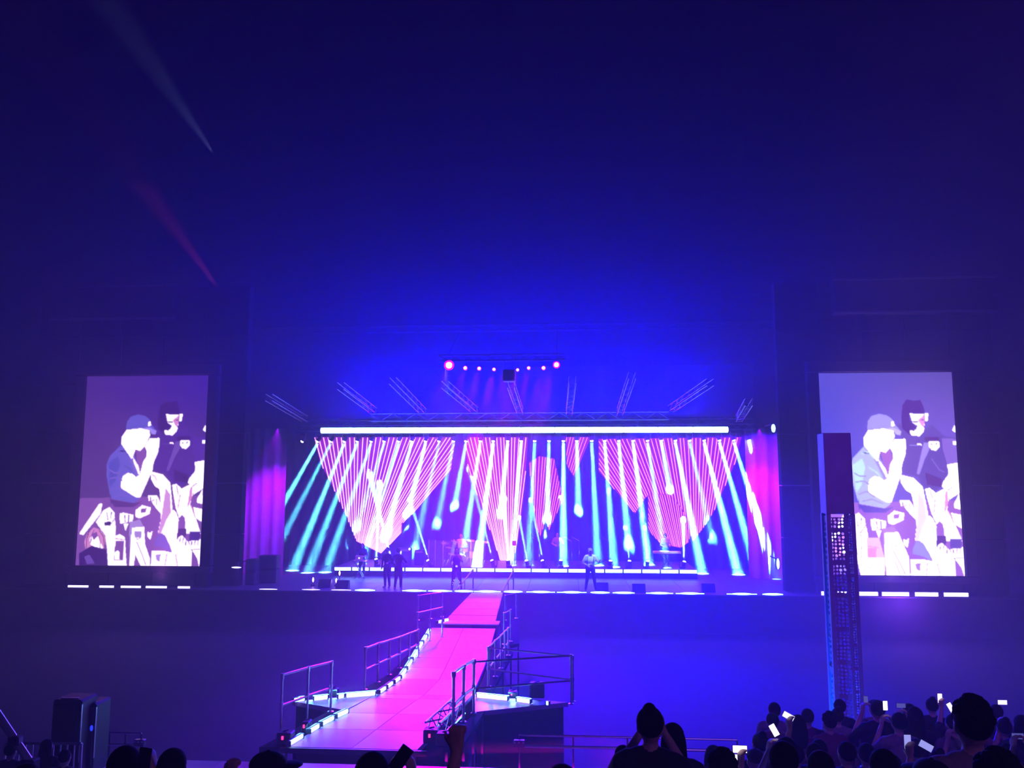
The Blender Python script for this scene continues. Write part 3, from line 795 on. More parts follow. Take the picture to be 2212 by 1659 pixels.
for i, (px, py, r) in enumerate(PK):
    c = P(px, py, Y=YP - .3)
    o = thing('pink_spotlight', c, 'glowing pink lamp in the row over the stage, ' + LB[i], 'stage light', 'pink lamps on the front truss')
    MY = Vector((0, -1, 0))
    hd = MB().lathe(c + Vector((0, .3, 0)), [(.4 * r, 0), (.8 * r, .02), (.92 * r, .18), (r, .3)], 16, MY).build('can', m_black, o, smooth=True)
    MB().lathe(c, [(r, 0), (.98 * r, .01), (.1 * r, .02)], 16, MY).build('lens', m_phalo, hd, smooth=True)  # outer lens carries the lamp's magenta halo as emission
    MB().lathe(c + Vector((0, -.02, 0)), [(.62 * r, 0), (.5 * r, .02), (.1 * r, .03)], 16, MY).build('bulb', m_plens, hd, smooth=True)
    yk = MB()
    for e in (-1, 1):
        yk.tube(c + Vector((e * 1.1 * r, .15, 0)), c + Vector((e * 1.1 * r, .15, 1.15 * r)), .012, n=6)
    yk.tube(c + Vector((-1.1 * r, .15, 1.15 * r)), c + Vector((1.1 * r, .15, 1.15 * r)), .012, n=6).tube(c + Vector((0, .15, 1.15 * r)), (c.x, YP - .125, zp + .1), .015, n=6).build('yoke', m_black, o)
    lamp('SPOT', c + Vector((0, -.35, -.05)), P(*AIM[i], z=DZ), 17000, ((.25, 0, 1), (.38, 0, 1), (.5, 0, 1), (.65, 0, .9), (.7, 0, .9), (.6, 0, 1), (.55, 0, 1), (.6, 0, 1))[i], name='pink_light', spot_size=math.radians(13), spot_blend=.8, shadow_soft_size=.1)
for px, hh in ((972, 12000), (1090, 9000), (1190, 10000)):
    lamp('SPOT', P(px, 795, Y=33.9), P(px - 10 if px < 1100 else px - 30, 930, Y=37), hh, (1, .02, .9), name='pink_light', spot_size=math.radians(26), spot_blend=1, shadow_soft_size=.1)
t = thing('hanging_speaker', P(1100, 812, Y=33.6), 'small dark speaker hanging below the middle of the pink lamp row', 'speaker')
c = P(1100, 812, Y=33.6)
MB().cbox(c, (.55, .5, .5), .04).build('cabinet', m_black, t)
MB().cbox(c + Vector((0, -.26, 0)), (.48, .03, .43), .01).build('grille', m_dsteel, t)
MB().tube(c + Vector((-.2, 0, .25)), (c.x - .2, YP - .125, zp + .1), .015, n=5).tube(c + Vector((.2, 0, .25)), (c.x + .2, YP - .125, zp + .1), .015, n=5).build('cable', m_dsteel, t)
# two stray search beams in the dark sky
lamp('SPOT', P(470, 620, Y=40), P(60, 60, Y=34), 110000, (.5, .02, .1), name='beam_light', spot_size=math.radians(15), spot_blend=1, shadow_soft_size=.1)
lamp('SPOT', P(460, 330, Y=39), P(190, -60, Y=33), 380000, (.16, .17, .5), name='beam_light', spot_size=math.radians(17), spot_blend=1, shadow_soft_size=.1)
# tower side lamps
for i, (px, py, lb) in enumerate(((1671, 925, 'small bright lamp on the inner edge of the wall beside the brighter screen'), (1681, 1218, 'slim cyan lamp low on the inner edge of the wall beside the brighter screen'), (510, 1226, 'small dim lamp low beside the wall with the dimmer screen'))):
    c = P(px, py, Y=38.0)
    t = thing('wall_lamp', c, lb, 'lamp')
    MB().cbox(c + Vector((0, .1, 0)), (.16, .14, .5), .02).build('housing', m_black, t)
    MB().ell(c + Vector((0, .03, 0)), ((.1, .05, .2), (.07, .05, .25), (.25, .05, .04))[i], 10, 8).build('lens', (m_ledfoot, m_ledfoot, m_ledblue)[i], t, smooth=True)
    MB().box(c + Vector((0, .8, .2)), (.05, 1.4, .05)).build('bracket', m_black, t)

# ------------------------------------------------------------------ pink LED fans
FANS = [
    ('large pink LED fan of converging bars nearest the dimmer screen', [(678, 944), (985, 944), (974, 1016), (896, 1105), (868, 1132), (868, 1150), (822, 1196), (770, 1170), (750, 1120), (720, 1055), (692, 1000)], (765, 1258), 680, 1060, 10.2, m_strip),
    ('tall narrow pink LED fan in the middle of the stage ending in a point', [(1003, 944), (1140, 944), (1137, 1000), (1130, 1080), (1120, 1160), (1108, 1215), (1098, 1240), (1088, 1232), (1060, 1150), (1035, 1080), (1012, 1020)], (1100, 1290), 985, 1150, 8.6, m_strip),
    ('small slanting pink LED panel beside the tall middle fan', [(1142, 1000), (1165, 985), (1197, 990), (1217, 1078), (1186, 1146), (1178, 1122), (1168, 1160), (1158, 1140), (1150, 1070)], (1148, 1330), 1130, 1290, 8.1, m_strip2),
    ('tiny pink LED triangle high between the middle fan and the large fan', [(1222, 944), (1277, 944), (1240, 1030), (1224, 1005)], (1180, 1180), 1210, 1300, 8, m_strip2),
    ('large pink LED fan of converging bars nearest the brighter screen', [(1293, 948), (1602, 944), (1588, 1000), (1562, 1060), (1545, 1100), (1520, 1140), (1497, 1170), (1484, 1138), (1464, 1100), (1441, 1078), (1403, 1071), (1395, 1075), (1372, 1110), (1330, 1060), (1293, 1018)], (1503, 1295), 1200, 1620, 9.6, m_strip2),
    ('short pink LED fan hanging low over the white keyboard', [(1400, 1066), (1446, 1068), (1472, 1096), (1492, 1138), (1488, 1172), (1470, 1184), (1428, 1176), (1400, 1146)], (1500, 1340), 1300, 1480, 8.15, m_strip2),
]
YF = 46.8


def cross(poly, p, d):
    ts = []
    n = len(poly)
    for i in range(n):
        (x1, y1), (x2, y2) = poly[i], poly[(i + 1) % n]
        ex, ey = x2 - x1, y2 - y1
        den = d[0] * ey - d[1] * ex
        if abs(den) < 1e-9:
            continue
        tt = ((x1 - p[0]) * ey - (y1 - p[1]) * ex) / den
        u = ((x1 - p[0]) * d[1] - (y1 - p[1]) * d[0]) / den
        if 0 <= u < 1:
            ts.append(tt)
    return sorted(ts)


for k, (lb, poly, cv, xa, xb, st, mt) in enumerate(FANS):
    sw = .046 if st > 8.2 else .032
    YF = 46.8 if k < 5 else 46.6
    pts = [P(x, y, Y=YF + .1) for x, y in poly]
    t = thing('light_fan', (pts[0] + pts[1]) / 2, lb, 'LED display')
    MB().prism(pts, (0, .05, 0)).build('panel', m_panel, t)
    x = xa
    i = 0
    while x <= xb:
        d = (x - cv[0], 944 - cv[1])
        ts = cross(poly, cv, d)
        for q in range(0, len(ts) - 1, 2):
            t0, t1 = ts[q], ts[q + 1]
            if t1 - t0 < .03:
                continue
            a = P(cv[0] + d[0] * (t0 + .004), cv[1] + d[1] * (t0 + .004), Y=YF)
            b = P(cv[0] + d[0] * (t1 - .004), cv[1] + d[1] * (t1 - .004), Y=YF)
            R = (b - a).to_track_quat('X', 'Y').to_matrix()
            MB().box((a + b) / 2, ((b - a).length, sw, .05), R=R).build('light_strip', mt, t)
        x += st * (1.0 if i % 3 else .8)
        i += 1
    for s_ in (.2, .8):
        xx = pts[0].lerp(pts[1], s_)
        MB().tube((xx.x, YF + .17, xx.z - .05), (xx.x, YF + .17, P(1100, 930, Y=YF).z + .4), .012, n=5).build('hanger', m_black, t)
zf = P(1100, 930, Y=YF).z + .5
truss('hanging_truss', Vector((P(650, 930, Y=YF).x, YF + .2, zf)), Vector((P(1640, 930, Y=YF).x, YF + .2, zf)), .3, 'rear truss from which the pink LED fans hang', mat=m_black, step=.8)

# ------------------------------------------------------------------ people
TAGS = ['skin', 'shirt', 'pants', 'shoe', 'eye', 'lip']


class Body:
    """collects tapered limbs and rounded masses; fuses them into one continuous skin"""

    def __init__(s):
        s.mb = MB()
        s.pr = []

    def cap(s, p0, p1, r0, r1, t):
        p0, p1 = Vector(p0), Vector(p1)
        if t in ('shirt', 'pants'):
            r0, r1 = r0 * 1.2 + .004, r1 * 1.2 + .006
        s.mb.tube(p0, p1, r0, r1, n=10)
        s.mb.ell(p0, (r0,) * 3, 10, 7)
        s.mb.ell(p1, (r1,) * 3, 10, 7)
        s.pr.append((p0, p1, r0, r1, t))
        return s

    def ell(s, c, r, t, R=None):
        c = Vector(c)
        if t in ('shirt', 'pants'):
            r = (r[0] * 1.14, r[1] * 1.16, r[2] * 1.06)
        s.mb.ell(c, r, 14, 10, R=R)
        m = min(r)
        ax = max(range(3), key=lambda i: r[i])
        d = Vector((0, 0, 0))
        d[ax] = r[ax] - m
        if R is not None:
            d = R @ d
        s.pr.append((c - d, c + d, m, m, t))
        return s

    def hand(s, wr, d, nrm, side, curl):
        """palm, four unequal bent fingers, thumb from the side of the palm"""
        d = Vector(d).normalized()
        nrm = Vector(nrm)
        nrm = (nrm - d * nrm.dot(d)).normalized()
        sd = d.cross(nrm) * side
        wr = Vector(wr)
        for k in (-1, 0, 1):
            s.cap(wr + d * .01 + sd * k * .018, wr + d * .085 + sd * k * .025, .017, .016, 'skin')
        for i, ln in enumerate((.068, .08, .076, .058)):
            b = wr + d * .09 + sd * (1.5 - i) * .021
            d1 = (d * math.cos(curl) + nrm * math.sin(curl)).normalized()
            d2 = (d * math.cos(curl * 2.2) + nrm * math.sin(curl * 2.2)).normalized()
            m = b + d1 * ln * .52
            s.cap(b, m, .0105, .0098, 'skin')
            s.cap(m, m + d2 * ln * .48, .0096, .0085, 'skin')
        tb = wr + d * .03 + sd * .034
        t1 = tb + (d * .6 + sd * .75 + nrm * .3).normalized() * .036
        s.cap(tb, t1, .014, .0115, 'skin')
        s.cap(t1, t1 + (d * .9 + sd * .2 + nrm * .45).normalized() * .03, .0112, .0095, 'skin')
        return s

    def build(s, name, mats, parent, vox=.016):
        raw = bpy.data.meshes.new('raw')
        raw.from_pydata(s.mb.v, [], s.mb.f)
        o = bpy.data.objects.new('raw', raw)
        COL.objects.link(o)
        r = o.modifiers.new('r', 'REMESH')
        r.mode = 'VOXEL'
        r.voxel_size = vox
        q = o.modifiers.new('s', 'SMOOTH')
        q.iterations = 4
        q.factor = .5
        dg = bpy.context.evaluated_depsgraph_get()
        me = bpy.data.meshes.new_from_object(o.evaluated_get(dg))
        bpy.data.objects.remove(o)
        bpy.data.meshes.remove(raw)
        me.name = name
        for mm in mats:
            me.materials.append(mm)
        n = len(me.polygons)
        C = np.empty(n * 3)
        me.polygons.foreach_get('center', C)
        C = C.reshape(-1, 3)
        best = np.full(n, 1e9)
        ti = np.zeros(n, np.int32)
        for p0, p1, r0, r1, t in s.pr:
            a, b = np.array(p0), np.array(p1)
            ab = b - a
            L = max(ab @ ab, 1e-12)
            h = np.clip((C - a) @ ab / L, 0, 1)
            dist = np.linalg.norm(C - a - h[:, None] * ab, axis=1) - (r0 + (r1 - r0) * h) - (.006 if t in ('eye', 'lip') else 0)
            m = dist < best
            best[m] = dist[m]
            ti[m] = TAGS.index(t)
        me.polygons.foreach_set('material_index', ti)
        me.polygons.foreach_set('use_smooth', [True] * n)
        return link(bpy.data.objects.new(name, me), parent)


def torso(b, sk='skin', lean=0, bare=False, female=False):
    w_ = .9 if female else 1
    sh = 'skin' if bare else 'shirt'
    b.ell((0, 0, .96), (.165, .12, .12), 'pants')
    b.ell((0, 0, 1.09), (.145 * w_, .105, .15), 'shirt')
    b.ell((0, -.005, 1.27), (.175 * w_, .122, .18), 'shirt')
    b.cap((-.165 * w_, .005, 1.42), (.165 * w_, .005, 1.42), .062, .062, sh)
    b.cap((-.08, .005, 1.45), (.08, .005, 1.45), .055, .055, sh)
    b.cap((0, .005, 1.44), (0, -.008, 1.56), .054, .05, 'skin')
    b.ell((0, -.012, 1.645), (.076, .096, .112), 'skin')
    b.ell((0, -.045, 1.585), (.052, .056, .055), 'skin')
    b.cap((0, -.103, 1.645), (0, -.12, 1.615), .011, .015, 'skin')
    for e in (-1, 1):
        b.ell((e * .078, .002, 1.632), (.014, .024, .033), 'skin')
        b.ell((e * .031, -.098, 1.655), (.015, .012, .009), 'eye')
    b.ell((0, -.1, 1.575), (.024, .011, .009), 'lip')


def legs(b, stance=.1, boots=False, hip=.09):
    for e in (-1, 1):
        b.cap((e * hip, 0, .93), (e * (hip + stance * .1), -.012, .5), .088, .06, 'pants')
        b.cap((e * (hip + stance * .1), -.012, .5), (e * (hip + stance * .2), .02, .09), .057, .04, 'pants')
        f = Vector((e * (hip + stance * .2), .03, .045))
        b.cap(f, f + Vector((e * .02, -.16, -.012)), .043, .033, 'shoe')
        b.cap(f, f + Vector((0, .02, .06)), .043, .042, 'shoe')


def arm(b, e, el, wr, d=None, nrm=(0, -1, 0), curl=.35, slv='shirt', w_=1):
    sh = Vector((e * .19 * w_, .005, 1.41))
    el, wr = Vector(el), Vector(wr)
    b.cap(sh, el, .054, .043, 'shirt' if slv in ('shirt', 'half') else 'skin')
    b.cap(el, wr, .041, .028, 'shirt' if slv == 'shirt' else 'skin')
    b.hand(wr, d if d is not None else (wr - el), nrm, e, curl)


def hair(parent, style, mat):
    mb = MB()
    if style == 'cap':
        mb.ell((0, .008, 1.70), (.09, .108, .075), 16, 10)
        mb.ell((0, -.115, 1.69), (.075, .075, .012), 14, 6)
        mb.ell((0, .008, 1.775), (.012, .012, .008), 8, 5)
        return mb.build('cap', mat, parent, smooth=True)
    mb.ell((0, .022, 1.68), (.09, .1, .1), 16, 10)
    if style == 'long':
        mb.ell((0, .07, 1.53), (.1, .05, .2), 14, 10)
        mb.ell((-.075, .03, 1.56), (.03, .05, .15), 10, 8).ell((.075, .03, 1.56), (.03, .05, .15), 10, 8)
    elif style == 'bun':
        mb.ell((0, .07, 1.77), (.045, .045, .045), 12, 8)
    elif style == 'curly':
        rr = random.Random(3)
        for k in range(48):
            a, c = rr.uniform(0, 6.28), rr.uniform(-.2, 1)
            q = math.sqrt(1 - c * c)
            x, y, z = .068 * q * math.cos(a), .018 + .08 * q * math.sin(a), 1.69 + .085 * c
            if y > -.07 or z > 1.72:
                mb.ell((x, y, z), (.032,) * 3, 7, 5)
    return mb.build('hair', mat, parent, smooth=True)


def face_to(o, rz):
    o.rotation_euler = (0, 0, rz)


def new_person(label, cat='person', group=None):
    return thing('person', (0, 0, 0), label, cat, group)


def at_stage(px, Y, z=DZ):
    p = P(px, 1265, Y=Y)
    return Vector((p.x, Y, z))


# two people standing close together
p1 = new_person('person in dark clothes with lit face standing close to a taller person on stage')
b = Body()
torso(b)
legs(b)
arm(b, -1, (-.27, .02, 1.14), (-.24, -.08, .92))
arm(b, 1, (.28, -.05, 1.16), (.2, -.24, 1.12))
b.build('body', [m_skin, m_navy, m_navy, m_shoe, m_eye, m_lip], p1)
hair(p1, 'short', m_hair)
p1.location = at_stage(836, 38.3)
face_to(p1, -.3)
p1.scale = (1.07,) * 3
p2 = new_person('taller person in dark clothes seen from behind, one elbow out, on stage')
b = Body()
torso(b)
legs(b, .35)
arm(b, -1, (-.36, -.05, 1.2), (-.2, -.16, 1.32))
arm(b, 1, (.34, .0, 1.17), (.22, -.14, .98))
b.build('body', [m_skin, m_navy, m_blackc, m_white, m_eye, m_lip], p2)
hair(p2, 'short', m_hair)
p2.location = at_stage(860, 37.45)
face_to(p2, math.pi - .4)
p2.scale = (1.1,) * 3
# singer
p3 = new_person('long-haired singer with bare shoulders and dark sparkling stage outfit at the ramp')
b = Body()
torso(b, bare=True, female=True)
legs(b, .5)
arm(b, -1, (-.27, .0, 1.16), (-.2, -.14, 1.02), slv='bare', w_=.9)
arm(b, 1, (.25, -.1, 1.2), (.06, -.2, 1.42), slv='bare', w_=.9, curl=.9)
bd = b.build('body', [m_skin, m_blackc, m_blackc, m_blackc, m_eye, m_lip], p3)
hair(p3, 'long', m_hair)
mb = MB()
rr = random.Random(5)
for k in range(34):
    e = rr.choice((-1, 1))
    zz = rr.uniform(.1, .98)
    mb.ell((e * (.1 + .05 * rr.random()), -.06 - .02 * rr.random(), zz), (.013, .008, .02), 6, 4)
mb.ell((0, -.13, 1.02), (.05, .02, .045), 10, 6)
mb.build('sequin_glint', M('sequin_glint', (.9, .9, .95), .15, 1, em=(.8, .8, 1), st=1.0, sample=False), p3, kind='stuff')  # sparkle put into the sequins as emission
MB().tube((.03, -.24, 1.47), (.0, -.17, 1.585), .015, .02).ell((-.003, -.165, 1.59), (.028,) * 3, 10, 8).build('microphone', m_dsteel, p3)
p3.location = at_stage(986, 37.45)
face_to(p3, .1)
p3.scale = (1.12,) * 3
# drummer, seated
p4 = new_person('drummer seated behind the clear drum shield, head above the drums')
b = Body()
torso(b)
for e in (-1, 1):
    b.cap((e * .09, 0, .93), (e * .2, -.4, .92), .088, .062, 'pants')
    b.cap((e * .2, -.4, .92), (e * .2, -.36, .5), .058, .04, 'pants')
    b.cap((e * .2, -.34, .47), (e * .21, -.5, .45), .042, .033, 'shoe')
arm(b, -1, (-.33, -.1, 1.2), (-.25, -.36, 1.25), slv='half', curl=1.0)
arm(b, 1, (.33, -.1, 1.2), (.25, -.36, 1.3), slv='half', curl=1.0)
b.build('body', [m_skin, m_white, m_blackc, m_shoe, m_eye, m_lip], p4)
hair(p4, 'short', m_skin2)
for e in (-1, 1):
    MB().tube((e * .25, -.4, 1.2), (e * .18, -.5, 1.62), .009, .007).build('drumstick', m_wood, p4)
p4.location = at_stage(995, 44.4, ZR - .12)
stool = thing('drum_stool', p4.location + Vector((0, .02, .12)), 'low round drum stool under the seated drummer', 'stool')
MB().lathe(wl(stool) + Vector((0, 0, .60)), [(.16, 0), (.18, .03), (.17, .1), (.1, .12)], 16).build('seat', m_black, stool)
for k in range(3):
    a = k * 2.1
    MB().tube(wl(stool) + Vector((0, 0, .6)), wl(stool) + Vector((.22 * math.cos(a), .22 * math.sin(a), 0)), .015, n=6).build('leg', m_chrome, stool)
# guitarist in white top
p5 = new_person('guitarist in a white top and dark trousers with a guitar, on stage')
b = Body()
torso(b)
legs(b, .6)
arm(b, -1, (-.33, -.02, 1.16), (-.12, -.22, 1.05), slv='half', curl=.7)
arm(b, 1, (.34, -.06, 1.17), (.4, -.25, 1.3), slv='half', curl=.9)
b.build('body', [m_skin, m_white, m_navy, m_shoe, m_eye, m_lip], p5)
hair(p5, 'cap', m_grey)
p5.location = at_stage(1276, 37.7)
face_to(p5, .1)
p5.scale = (1.12,) * 3
gt = thing('electric_guitar', p5.location + Vector((0, -.24, 1.13)), 'electric guitar held by the person in the white top', 'guitar')
o = wl(gt)
MB().lathe(o + Vector((-.12, .03, -.02)), [(.10, 0), (.13, .008), (.13, .037), (.10, .045)], 18, Vector((0, -1, 0))).lathe(o + Vector((.02, .03, .03)), [(.08, 0), (.1, .008), (.1, .037), (.08, .045)], 18, Vector((0, -1, 0))).build('body', m_plum, gt)
MB().box(o + Vector((.3, .0, .15)), (.5, .02, .045), R=Matrix.Rotation(-.42, 3, 'Y')).build('neck', m_wood, gt)
MB().box(o + Vector((.56, .0, .265)), (.13, .018, .07), R=Matrix.Rotation(-.42, 3, 'Y')).build('headstock', m_wood, gt)
MB().tube(o + Vector((-.2, .02, .05)), o + Vector((-.12, .12, .46)), .014, n=5).tube(o + Vector((.1, .02, .1)), o + Vector((.16, .12, .46)), .014, n=5).build('strap', m_blackc, gt)
# second guitarist by the drums and two keyboard players
p6 = new_person('keyboard player in a pale top behind the white keyboard')
b = Body()
torso(b)
legs(b)
arm(b, -1, (-.28, -.12, 1.16), (-.18, -.36, 1.1), slv='half')
arm(b, 1, (.28, -.12, 1.16), (.18, -.36, 1.1), slv='half')
b.build('body', [m_skin, m_white, m_blackc, m_shoe, m_eye, m_lip], p6)
hair(p6, 'short', m_hair)
p6.location = at_stage(1440, 44.0, ZR)
p7 = new_person('person in dark clothes working behind the laptop stand')
b = Body()
torso(b)
legs(b)
arm(b, -1, (-.28, -.1, 1.16), (-.16, -.34, 1.12), slv='half')
arm(b, 1, (.28, -.1, 1.16), (.14, -.34, 1.12), slv='half')
b.build('body', [m_skin2, m_navy, m_navy, m_shoe, m_eye, m_lip], p7)
hair(p7, 'long', m_hair)
p7.location = at_stage(781, 42.0)
p7.scale = (1.0,) * 3
p8 = new_person('dim musician standing among stands between the guitarist and the ramp')
b = Body()
torso(b)
legs(b)
arm(b, -1, (-.3, -.06, 1.17), (-.12, -.24, 1.08), slv='half', curl=.7)
arm(b, 1, (.32, -.06, 1.18), (.3, -.3, 1.25), slv='half', curl=.8)
b.build('body', [m_skin, m_grey, m_blackc, m_shoe, m_eye, m_lip], p8)
hair(p8, 'short', m_hair)
p8.location = at_stage(1205, 44.3, ZR)

# ------------------------------------------------------------------ stage equipment
def stand_x(name, c, h, wd, label, dy=.12):
    t = thing(name, c, label, 'stand')
    c = Vector(c)
    for yy in (-dy, dy):
        for e in (-1, 1):
            MB().tube(c + Vector((-e * wd / 2, yy + e * .015, .02)), c + Vector((e * wd / 2, yy + e * .015, h - .03)), .018, n=6).build('leg', m_chrome, t)
    MB().cbox(c + Vector((0, 0, h - .015)), (wd * 1.5, dy * 2 + .14, .03), .006).build('shelf', m_chrome, t)
    return t


c = at_stage(776, 41.3)
stand_x('laptop_stand', c, .95, .5, 'folding X-shaped stand under the glowing laptop')
t = thing('laptop', c + Vector((0, 0, .95)), 'open laptop with a small light dot on its pink lid', 'laptop')
o = wl(t)
m_lap = M('laptop_lid', (.55, .5, .58), .35, .4)
MB().cbox(o + Vector((0, .04, .012)), (.4, .28, .022), .005).build('keyboard', m_lap, t)
ld = MB().cbox(o + Vector((0, -.14, .14)), (.4, .014, .26), .005, R=Matrix.Rotation(.15, 3, 'X')).build('lid', m_lap, t)
MB().ell(o + Vector((0, -.152, .145)), (.03, .008, .03), 10, 6).build('light_dot', m_lens, ld)
c = at_stage(1442, 43.1, ZR)
stand_x('keyboard_stand', c, .78, .6, 'X-shaped stand under the white keyboard on the riser')
t = thing('keyboard', c + Vector((0, 0, .78)), 'long white stage keyboard on a stand near the riser end', 'keyboard')
o = wl(t)
MB().cbox(o + Vector((0, 0, .06)), (1.45, .36, .12), .02).build('case', m_white, t)
for k in range(28):
    MB().box(o + Vector((-.66 + k * .049, -.08, .125)), (.045, .16, .012)).build('key', m_white, t)
MB().box(o + Vector((0, .1, .125)), (1.3, .1, .01)).build('control_panel', m_black, t)
# drum kit with clear shield
dc = at_stage(996, 43.8, ZR)
t = thing('drum_kit', dc, 'drum kit with cymbals behind the clear shield on the riser', 'drum kit')
o = wl(t)
k = MB().lathe(o + Vector((0, -.2, .3)), [(.28, 0), (.29, .02), (.29, .4), (.28, .42)], 24, Vector((0, 1, 0))).build('bass_drum', m_drum, t)
MB().lathe(o + Vector((0, -.21, .3)), [(.305, 0), (.305, .03)], 24, Vector((0, 1, 0))).build('hoop', m_chrome, k)
for (x, y, z_, r, h) in ((-.25, -.1, .72, .15, .2), (.22, -.1, .74, .16, .22), (.62, .1, .4, .2, .38), (-.55, .2, .55, .18, .14), (.95, .0, .45, .2, .36)):
    d = MB().lathe(o + Vector((x, y, z_)), [(r, 0), (r, h)], 20).build('drum', m_drum, t)
    MB().lathe(o + Vector((x, y, z_ + h - .02)), [(r + .012, 0), (r + .012, .03)], 20).build('rim', m_chrome, d)
    for a in range(3):
        MB().tube(o + Vector((x + r * .8 * math.cos(a * 2.1), y + r * .8 * math.sin(a * 2.1), z_ + .05)), o + Vector((x + r * 1.1 * math.cos(a * 2.1), y + r * 1.1 * math.sin(a * 2.1), 0)), .012, n=5).build('leg', m_chrome, d)
for (x, y, z_, r) in ((-.9, .0, 1.2, .24), (-.45, .25, 1.32, .2), (.5, .2, 1.34, .22), (.98, -.1, 1.18, .26), (1.3, .1, 1.25, .2), (-.75, .3, .95, .18)):
    d = MB().tube(o + Vector((x, y, 0)), o + Vector((x, y, z_)), .012, n=6).build('cymbal_stand', m_chrome, t)
    MB().lathe(o + Vector((x, y, z_)), [(r, 0), (r * .6, .018), (r * .2, .03), (.02, .05)], 22, Vector((.15, -.25, 1))).build('cymbal', m_brass, d)
    for a in range(3):
        MB().tube(o + Vector((x, y, .3)), o + Vector((x + .2 * math.cos(a * 2.1), y + .2 * math.sin(a * 2.1), 0)), .01, n=5).build('leg', m_chrome, d)
t = thing('drum_shield', dc + Vector((0, -.8, 0)), 'folding clear drum shield of five tall panes around the drum kit', 'shield')
px = [926, 940, 957, 990, 1017, 1046]
yy = [.6, .25, -.05, -.2, -.05, .3]
for k in range(5):
    a, b_ = P(px[k], 1200, Y=43.2 + yy[k]), P(px[k + 1], 1200, Y=43.2 + yy[k + 1])
    a.z = b_.z = ZR
    d = (b_ - a)
    nn = Vector((-d.y, d.x, 0)).normalized() * .012
    MB().prism([a + d * .02, a + d * .98, a + d * .98 + Vector((0, 0, 1.38)), a + d * .02 + Vector((0, 0, 1.38))], nn).build('pane', m_acryl, t)
    MB().box(a + Vector((0, 0, .69)), (.03 if k != 2 else .05, .03, 1.38)).build('edge_strip', m_white, t)
# cabinets and small things on the riser
for i, (px_, Y_, wd_, hh, lb) in enumerate(((873, 43.6, .75, .95, 'square dark guitar amplifier with one light dot beside the drum shield'), (905, 44.0, .5, .8, 'narrow dark amplifier between the square one and the drum shield'))):
    c = at_stage(px_, Y_, ZR)
    t = thing('guitar_amplifier', c, lb, 'amplifier')
    o = wl(t)
    MB().cbox(o + Vector((0, 0, hh / 2)), (wd_, .4, hh), .03).build('cabinet', m_black, t)
    MB().cbox(o + Vector((0, -.205, hh * .42)), (wd_ * .86, .02, hh * .68), .006).build('grille', m_dsteel, t)
    MB().cbox(o + Vector((0, -.205, hh * .88)), (wd_ * .86, .02, hh * .14), .004).build('control_panel', m_alu, t)
    if i == 0:
        MB().ell(o + Vector((wd_ * .42, -.22, hh * .95)), (.05, .03, .05), 8, 6).build('light_dot', m_lens, t)
    MB().tube(o + Vector((-.12, 0, hh)), o + Vector((.12, 0, hh + .04)), .015, n=5).build('handle', m_black, t)
for i, (px_, Y_, h_, lb) in enumerate(((1111, 43.4, 1.15, 'small square prompter screen on a thin pole at the riser middle'),)):
    c = at_stage(px_, Y_, ZR)
    t = thing('prompter', c, lb, 'screen')
    o = wl(t)
    MB().tube(o, o + Vector((0, 0, h_)), .018, n=6).build('pole', m_dsteel, t)
    MB().lathe(o, [(.2, 0), (.2, .02), (.03, .05)], 16).build('base', m_dsteel, t)
    MB().cbox(o + Vector((0, -.03, h_ + .1)), (.22, .05, .26), .01).build('screen', M('prompter_screen', (.2, .02, .3), .3, em=(.3, 0, .5), st=.5, sample=False), t)
for i, px_ in enumerate((1165, 1236, 1318, 1252)):
    c = at_stage(px_, 43.9 + .2 * i, ZR)
    t = thing('microphone_stand', c, ('thin microphone stand at the riser, nearest the ramp', 'thin microphone stand behind the dim musician', 'thin microphone stand beyond the guitarist', 'thin microphone stand just before the guitarist')[i], 'stand')
    o = wl(t)
    MB().tube(o, o + Vector((0, 0, 1.3)), .014, n=6).build('pole', m_chrome, t)
    MB().lathe(o, [(.15, 0), (.15, .02), (.03, .04)], 14).build('base', m_dsteel, t)
    MB().tube(o + Vector((0, 0, 1.3)), o + Vector((-.3, -.2, 1.48)), .012, n=6).build('boom', m_chrome, t)
    MB().lathe(o + Vector((-.3, -.2, 1.48)), [(.015, 0), (.03, .1), (.032, .14), (.02, .17)], 10, Vector((-.3, -.2, .2))).build('microphone', m_dsteel, t)


def wedge(px, Y, label, s=1.0):
    c = at_stage(px, Y)
    t = thing('monitor_wedge', c, label, 'speaker')
    o = wl(t)
    pts = [o + Vector((-.3 * s, -.2 * s, 0)), o + Vector((-.3 * s, .25 * s, 0)), o + Vector((-.3 * s, .18 * s, .36 * s)), o + Vector((-.3 * s, .02 * s, .38 * s))]
    MB().prism(pts, (.6 * s, 0, 0)).build('cabinet', m_black, t)
    MB().prism([p + Vector((.04 * s, .18 * s, .04 * s)) for p in (pts[1] - Vector((0, .17 * s, .02)), pts[2] + Vector((0, -.1 * s, -.06)))] + [pts[2] + Vector((.56 * s, .08 * s, -.02)), pts[1] + Vector((.56 * s, .02, .02))], (0, .015, 0)).build('grille', m_dsteel, t)
    return t


